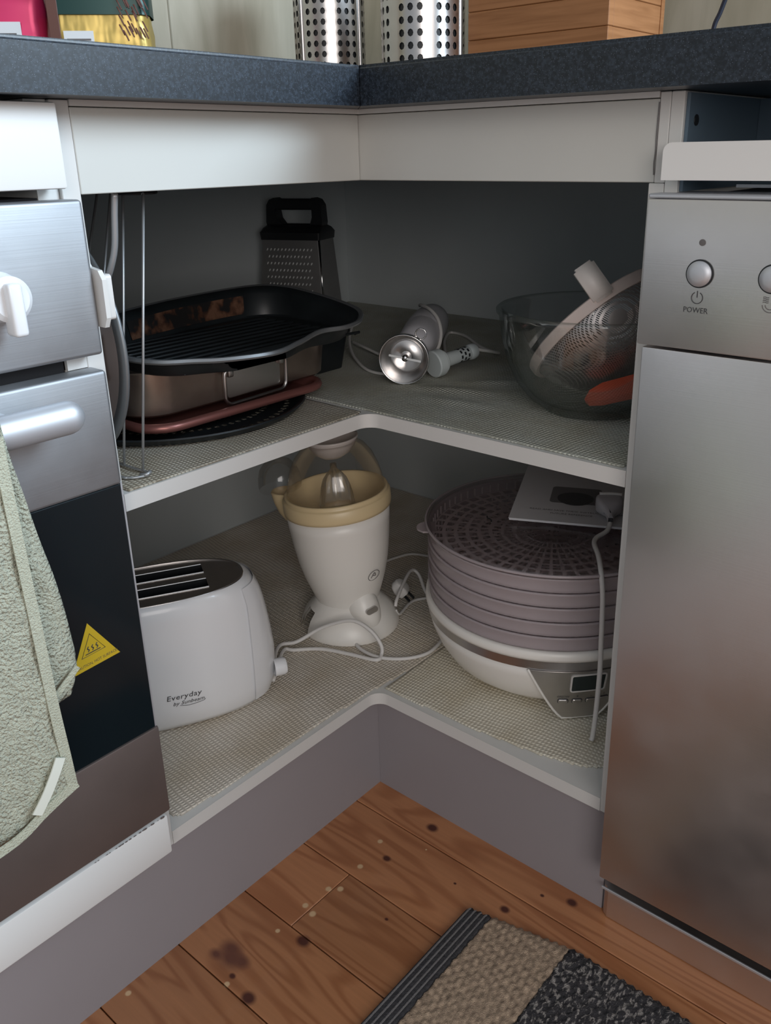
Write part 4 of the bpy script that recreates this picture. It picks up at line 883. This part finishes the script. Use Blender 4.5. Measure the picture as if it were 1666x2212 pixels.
b3 = tube([(.020, -.012, 0), (.034, -.0145, 0), (.056, -.0125, 0), (.060, -.0095, 0)], .00035, 4, 4); merge(bm, b3)
for v_ in bm.verts:
    v_.co = tpoint(-.006 + v_.co.x * .76, .0535 + v_.co.y * .80, 1, .0006)
obj('printed_logo', bm, M['ink'], to, recalc=False)
obj('cord', tube([tuple(tc + td * .134 + tp * .004 + Vector((0, 0, ZL + .020))), (-.1634, -.0245, .172), (-.1525, .0007, .172), (-.1293, .0293, .190), (-.0929, .0500, .205), (-.0655, .0590, .196), (-.0485, .0620, .178), (-.0446, .0590, .165), (-.0445, .0466, .1618), (-.0819, .0350, .1618), (-.1228, .0200, .1618), (-.1521, -.0063, .1618), (-.1580, -.022, .165), tuple(tc + td * .133 + tp * .012 + Vector((0, 0, ZL + .012)))], .0028, 8, 7), M['cord'], to, smooth='all')

# ------------------------------------------------------------------ citrus juicer
JX, JY = -.149, .106
ju = thing('citrus_juicer', 'white and cream electric citrus juicer with clear dome, standing behind the toaster', 'juicer', (JX, JY, ZL))
lat = Vector((.767, .64, 0))
def jt(bm):
    for v_ in bm.verts:
        s_ = min(1, max(0, (v_.co.z - .205) / .13)); l_ = v_.co.x * lat.x + v_.co.y * lat.y
        v_.co.z += .085 * s_ * l_; sh = -.012 * min(1.2, max(0, (v_.co.z - .17) / .2)); v_.co.x += lat.x * sh; v_.co.y += lat.y * sh
    bm.transform(T(JX, JY, 0)); return bm
bm = lathe([(.0730, ZL + .0002), (.0735, ZL + .003), (.0715, .170), (.0665, .181), (.0575, .192), (.050, .200), (.0465, .206), (.044, .206), (.044, .204), (.048, .197), (.0555, .189), (.0645, .178), (.0690, .169), (.0705, ZL + .0005)], 96)
kill = [f_ for f_ in bm.faces if -2.24 < math.atan2(f_.calc_center_median().y, f_.calc_center_median().x) < -1.80 and f_.calc_center_median().z < .193]
bmesh.ops.delete(bm, geom=kill, context='FACES')
obj('base', jt(bm), M['warm_white'], ju, smooth='all')
obj('body', jt(lathe([(.030, .1995), (.0455, .2000), (.0470, .206), (.0525, .222), (.0595, .243), (.0655, .268), (.0700, .298), (.0730, .328), (.0742, .3465), (.0715, .3465)], 96)), M['warm_white'], ju, smooth='all')
obj('juice_collector', jt(lathe([(.0742, .3468), (.0768, .3475), (.0775, .352), (.0772, .3655), (.0755, .3675), (.0735, .3680), (.0745, .3715), (.0735, .3735), (.0700, .3735), (.0685, .370), (.066, .356), (.055, .347), (.030, .343), (0, .342)], 96)), M['cream'], ju, smooth='all')
sd = Vector((-.93, -.36, 0)).normalized(); sn = Vector((-sd.y, sd.x, 0))
rows_ = []
for z_, e_, w_ in ((.3175, .079, .006), (.324, .086, .012), (.336, .094, .016), (.352, .100, .0185), (.3665, .103, .019), (.3685, .1015, .0175), (.355, .097, .0165)):
    row = []
    for k in range(13):
        a = PI * (k / 12 - .5); p = sd * (.066 + (e_ - .066) * max(0, math.cos(a)) ** .6) + sn * (w_ * math.sin(a)); row.append((p.x, p.y, z_))
    rows_.append(row)
obj('spout', jt(loft(rows_, closed=False)), M['cream'], ju, smooth='all')
bm = lathe([(.0305, 0), (.0315, .006), (.0305, .018), (.027, .030), (.019, .040), (.009, .044), (0, .045)], 40); bm.transform(T(sd.x * .088, sd.y * .088, .372))
obj('spout_cover', jt(bm), M['clear'], ju, smooth='all')
obj('dome_lid', jt(lathe([(.0690, .3745), (.0690, .378), (.0670, .390), (.0630, .405), (.0560, .421), (.0460, .434), (.0360, .441), (.0345, .445), (.0335, .444)], 80)), M['clear'], ju, smooth='all')
obj('press_cap', jt(lathe([(.0350, .4465), (.0365, .4485), (.0360, .451), (.0335, .450), (.0310, .440), (.0240, .430), (.0140, .4235), (0, .4215), (0, .4200), (.0150, .4218), (.0255, .4285), (.0325, .439), (.0350, .4465)], 56)), mat('milky_press_cap', (.60, .55, .52), .3), ju, smooth='all')
bm = lathe([(.0235, .345), (.0225, .352), (.0215, .364), (.0190, .378), (.0150, .390), (.0095, .399), (.0050, .403), (.0045, .411), (0, .4115)], 48)
for v_ in bm.verts:
    a = math.atan2(v_.co.y, v_.co.x); k = 1 + .10 * math.cos(a * 8) * (1 if v_.co.z < .398 else 0); v_.co.x *= k; v_.co.y *= k
obj('reamer_cone', jt(bm), clear('reamer_plastic', (.96, .96, .96), (.85, .85, .86), .2, .12, .3), ju, smooth='all')
bm = bmesh.new(); bmesh.ops.create_uvsphere(bm, u_segments=28, v_segments=18, radius=1); aj = math.radians(-14)
bm.transform(T(.040 * math.cos(aj), .040 * math.sin(aj), .196) @ Matrix.Rotation(aj, 4, 'Z') @ Matrix.Rotation(-.25, 4, 'Y') @ Matrix.Diagonal((.027, .0245, .040, 1)))
bmesh.ops.delete(bm, geom=[v_ for v_ in bm.verts if v_.co.z < ZL + .001], context='VERTS')
sw = obj('switch_housing', jt(bm), M['warm_white'], ju, smooth='all')
ap = math.radians(-17); p = Vector((JX + .0655 * math.cos(ap), JY + .0655 * math.sin(ap), .207))
obj('rocker_switch', xf(prism(rrect(.0185, .0085, .004), -.002, .0022), frame(p, (-math.sin(ap), math.cos(ap), .18), (-.25 * math.cos(ap), -.25 * math.sin(ap), 1))), M['satin'], sw, smooth=True)
ap = math.radians(-9); p = Vector((JX + .0585 * math.cos(ap), JY + .0585 * math.sin(ap), .258))
bm = tube([(.0095 * math.cos(a), .0095 * math.sin(a), 0) for a in [2 * PI * k / 24 for k in range(24)]], .0005, 4, 1, closed=True, smoothpath=False); tube([(-.004, -.004, 0), (0, .005, 0), (.003, -.001, 0), (-.002, .0, 0)], .0006, 4, 4, bm)
obj('printed_emblem', xf(bm, frame(p + Vector((.002, 0, 0)), (-math.sin(ap), math.cos(ap), 0), (.36 * math.cos(ap), .36 * math.sin(ap), 1))), M['ink_soft'], ju)
obj('cord', tube([(-.105, .072, .1618), (-.0870, .0560, .1618), (-.0525, .0526, .1618), (-.0240, .066, .1618), (-.004, .090, .1618), (.001, .118, .1618), (-.012, .165, .1618), (-.035, .20, .1618), (-.060, .222, .1618), (-.0939, .2214, .175), (-.1183, .2324, .195), (-.1268, .2234, .203), (-.1115, .1847, .199), (-.0990, .1560, .190), (-.0965, .1500, .182)], .0026, 8, 6), M['cord'], ju, smooth='all')
obj('cord', tube([(-.0965, .150, .176), (-.097, .160, .165), (-.1102, .2046, .1618), (-.0978, .2295, .1618), (-.075, .262, .1618), (-.09, .31, .1618), (-.150, .347, .1618), (-.211, .3395, .1618), (-.2294, .3112, .1618), (-.235, .27, .1618), (-.225, .20, .1618)], .0022, 8, 6), M['cord'], ju, smooth='all')
pg = obj('power_plug', xf(loft([[(x_, y_, z_) for x_, y_ in rrect(a_, b_, .004, 4)] for z_, a_, b_ in ((0, .020, .014), (.004, .024, .018), (.014, .025, .019), (.022, .020, .015), (.026, .010, .009))], cap0=True, cap1=True), aim((-.112, .192, .181), (-.45, -.25, .55))), M['cord'], ju, smooth=True)
for k in (-1, 1): obj('plug_pin', xf(box(-.003, .003, k * .0045 - .0008, k * .0045 + .0008, -.014, .0), aim((-.112, .192, .181), (-.45, -.25, .55))), M['black'], pg)

# ------------------------------------------------------------------ food dehydrator
DX, DY = .1285, .2115
de = thing('food_dehydrator', 'round food dehydrator with lilac stacked trays, right side of the bottom shelf', 'dehydrator', (DX, DY, ZL))
DT = T(DX, DY, 0)
obj('base_bowl', xf(lathe([(0, ZL + .0026), (.098, ZL + .0026), (.106, ZL + .004), (.122, ZL + .0085), (.140, .182), (.153, .203), (.1605, .222), (.1640, .2375), (.150, .2375)], 96), DT), M['warm_white'], de, smooth='all')
for k in range(4):
    a = PI / 4 + k * PI / 2 - .5; obj('foot', xf(lathe([(0, 0), (.007, 0), (.008, .003), (.008, .0052), (0, .0052)], 16), T(DX + .098 * math.cos(a), DY + .098 * math.sin(a), ZL - .0001)), M['warm_white'], de)
obj('steel_band', xf(lathe([(.1625, .2376), (.1650, .2380), (.1662, .2500), (.164, .2508)], 96), DT), M['satin'], de, smooth=True)
obj('white_rim', xf(lathe([(.164, .2509), (.1675, .2512), (.1685, .2550), (.1678, .2615), (.1655, .2630), (.158, .2630), (.156, .258), (.06, .252), (0, .252)], 96), DT), M['warm_white'], de, smooth='all')
# steel control shield, following the bowl front
def sh(az, z_, off=0):
    r_ = .1515 + (.1668 - .1515) * (z_ - .163) / (.2375 - .163) + off; return Vector((DX + r_ * math.cos(az), DY + r_ * math.sin(az), z_))
def halfw(z_):
    t_ = max(0, (z_ - .163) / (.2375 - .163)); return math.radians(8.5 + 15.5 * t_ ** .75)
A0 = math.radians(-43.5)
rows_ = []
for j in range(13):
    z_ = .1632 + (.2374 - .1632) * j / 12; h_ = halfw(z_); rows_.append([sh(A0 + h_ * (2 * k / 20 - 1), z_) for k in range(21)])
bm = loft(rows_, closed=False); r_ = bmesh.ops.extrude_face_region(bm, geom=list(bm.faces))
for v_ in r_['geom']:
    if isinstance(v_, bmesh.types.BMVert): d_ = Vector((v_.co.x - DX, v_.co.y - DY, 0)).normalized(); v_.co -= d_ * .010
cp = obj('control_shield', bm, M['satin'], de, smooth=True)
sb_, st_ = [], []
for s_ in (-1, 1):
    sb_.append([sh(A0 + s_ * halfw(z_), z_, -.0002) for z_ in [.1622 + (.2374 - .1622) * j / 10 for j in range(11)]])
obj('shield_edge', tube([tuple(p) for p in sb_[0][::-1]] + [tuple(p) for p in sb_[1]], .0016, 6, 1, smoothpath=False), M['warm_white'], cp, smooth='all')
FD = lambda az, z_, off: frame(sh(az, z_, off), (-math.sin(az), math.cos(az), 0), (.2 * math.cos(az), .2 * math.sin(az), 1))
def wrap(bm, az0, z0, off):
    for v_ in bm.verts:
        az = az0 + v_.co.x / .162; d_ = v_.co.z; v_.co = sh(az, z0 + v_.co.y, off + d_)
    return bm
azc = math.radians(-42.0)
fr_ = rrect(.0440, .0275, .004, 4); fi = rrect(.0400, .0235, .002, 4); bm = loft([[(x_, y_, 0) for x_, y_ in fr_], [(x_, y_, .0016) for x_, y_ in fr_], [(x_, y_, .0016) for x_, y_ in fi], [(x_, y_, .0004) for x_, y_ in fi]])
obj('display_frame', wrap(bm, azc, .2195, 0), M['cord'], cp)
bm = loft([[(-.02 + .04 * k / 8, -.0117, .0006), (-.02 + .04 * k / 8, .0117, .0006)] for k in range(9)], closed=False); obj('lcd_display', wrap(bm, azc, .2195, .0002), M['lcd'], cp)
for k, az in enumerate((-52.2, -46.0, -39.9, -33.8)):
    az = math.radians(az); P_ = rrect(.0120, .0058, .0018, 3)
    obj('button', wrap(loft([[(x_, y_, 0) for x_, y_ in P_], [(x_, y_, .0012) for x_, y_ in P_], [(x_ * .8, y_ * .7, .0020) for x_, y_ in P_]], cap1=True), az, .1908, 0), M['satin'], cp)
    obj('button_gap', wrap(tube([(x_ * 1.06, y_ * 1.1, .0003) for x_, y_ in P_], .0005, 4, closed=True, smoothpath=False), az, .1908, 0), M['ink'], cp)
    bm = text_bm(('ON/OFF', '+', '-', 'T')[k], (.0042, .006, .006, .0045)[k], align='CENTER'); obj('button_lettering', wrap(bm, az, .1965, .0004), M['ink'], cp)
# five translucent stacked trays with slotted floors
for n_ in range(5):
    z0 = .2636 + n_ * .0192
    tr = obj('drying_tray', xf(lathe([(.1590, z0), (.1610, z0 - .0004), (.1630, z0 + .0008), (.1628, z0 + .0045), (.1638, z0 + .0150), (.1650, z0 + .0165), (.1650, z0 + .0188), (.1622, z0 + .0188), (.1615, z0 + .0150), (.1605, z0 + .0045), (.1590, z0)], 96), DT), M['tray'], de, smooth='all')
    f = lambda u_, v_: (DX + (.035 + .124 * v_) * math.cos(u_ * 2 * PI), DY + (.035 + .124 * v_) * math.sin(u_ * 2 * PI), z0 + .004)
    bm = bmesh.new()
    for i in range(48):
        for j in range(8):
            u0_, u1_ = i / 48, (i + 1) / 48; e1 = .16; v0_, v1_ = j / 8, (j + 1) / 8
            a0_ = u0_ + (u1_ - u0_) * e1; b0_ = v0_ + (v1_ - v0_) * e1
            o4 = [bm.verts.new(f(*q)) for q in ((u0_, v0_), (u1_, v0_), (u1_, v1_), (u0_, v1_))]
            i4 = [bm.verts.new(f(*q)) for q in ((a0_, b0_), (u1_ - (u1_ - u0_) * e1, b0_), (u1_ - (u1_ - u0_) * e1, v1_ - (v1_ - v0_) * e1), (a0_, v1_ - (v1_ - v0_) * e1))]
            for k in range(4): bm.faces.new((o4[k], o4[(k + 1) % 4], i4[(k + 1) % 4], i4[k]))
    obj('slotted_floor', bm, M['tray_floor'], tr)
    bm = bmesh.new()
    for k in range(72):
        b0 = box(.1575, .1592, -.0009, .0009, z0 + .0055, z0 + .0165); b0.transform(DT @ Matrix.Rotation(2 * PI * (k + .3 * n_) / 72, 4, 'Z')); merge(bm, b0)
    rb = obj('side_ribs', bm, M['rib'], tr); rb['kind'] = 'stuff'
az = math.radians(-138)
bm = prism([(.155, -.016), (.172, -.015), (.178, -.008), (.180, 0), (.178, .008), (.172, .015), (.155, .016)], 0, .0022); bm.transform(DT @ T(0, 0, .3555) @ Matrix.Rotation(az, 4, 'Z'))
obj('lifting_tab', bm, M['tray'], de, smooth=True)
ld = obj('lid', xf(lathe([(.1655, .3598), (.1672, .3605), (.1678, .3640), (.1660, .3662), (.150, .3680), (.10, .3705), (.052, .3718), (.046, .3745), (.040, .3752), (0, .3752), (0, .3738), (.040, .3738), (.046, .3730), (.0505, .3702), (.10, .3690), (.150, .3665), (.1635, .3645), (.1640, .3600), (.1655, .3598)], 96), DT), M['lid'], de, smooth='all')
obj('lid_rim', xf(lathe([(.1672, .3618), (.1688, .3628), (.1688, .3648), (.1668, .3658), (.1658, .3648), (.1672, .3618)], 96), DT), M['tray'], ld, smooth='all')
for k in range(2):
    a = math.radians(-118 + k * 0); r1 = .105
obj('vent_slot', tube([(DX - .062, DY - .062, .3722), (DX - .058, DY - .067, .3724), (DX - .052, DY - .0685, .3724), (DX - .046, DY - .075, .3722)], .0009, 5, 4), M['black'], ld)
obj('cord', tube([(.2100, .2090, .3875), (.2125, .2060, .3840), (.2157, .1927, .3772), (.2126, .1728, .3745), (.2180, .156, .3738), (.2376, .1297, .3738), (.2540, .1060, .3670), (.2612, .0990, .345), (.2640, .0965, .3149), (.2662, .0945, .2761), (.2685, .0914, .2469), (.2712, .0831, .1956), (.2715, .0785, .168), (.2712, .076, .1622)], .0030, 8, 6), M['cord'], de, smooth='all')
pg = obj('power_plug', xf(loft([[(x_, y_, z_) for x_, y_ in rrect(a_, b_, .006, 5)] for z_, a_, b_ in ((-.004, .030, .018), (0, .034, .021), (.012, .034, .021), (.020, .027, .018), (.030, .015, .013), (.038, .0105, .010), (.044, .0085, .0085), (.048, .006, .006))], cap0=True, cap1=True), aim((.1905, .2440, .3925), (.50, -.86, -.10))), M['blender'], de, smooth=True)
obj('plug_ridge', tube([(.180, .237, .4036), (.192, .2455, .4038), (.204, .252, .4032)], .0022, 8, 4), M['cord'], pg, smooth='all')

bk = thing('instruction_booklet', 'white instruction booklet with a dark product picture, lying on the dehydrator lid', 'booklet', (.10, .148, .377))
FB = frame((.1005, .1475, .3768), (.906, .423, .0), (-.423, .906, .004))
obj('cover', xf(box(0, .148, 0, .205, .0024, .0030), FB), M['paper'], bk)
obj('pages', xf(box(.0008, .147, .0004, .204, 0, .0023), FB), M['paper'], bk)
bm = text_bm('READ AND SAVE THESE INSTRUCTIONS FOR', .0064, sx=.93); bm.transform(FB @ T(.0225, .0345, .0031)); obj('printed_text', bm, M['ink'], bk)
bm = text_bm('FUTURE REFERENCE', .0064, sx=.93); bm.transform(FB @ T(.0500, .0245, .0031)); obj('printed_text', bm, M['ink'], bk)
pc = obj('printed_picture', xf(prism([(x_ + .078, y_ + .092, ) for x_, y_ in rrect(.066, .058, .006, 4)], .0030, .00315), FB), mat('printed_grey', (.16, .155, .16), .5), bk)
obj('pictured_drum', xf(prism([(.078 + .024 * math.cos(a), .083 + (.026 if math.sin(a) < 0 else .020) * math.sin(a)) for a in [2 * PI * k / 28 for k in range(28)]], .00315, .00325), FB), M['ink'], pc)
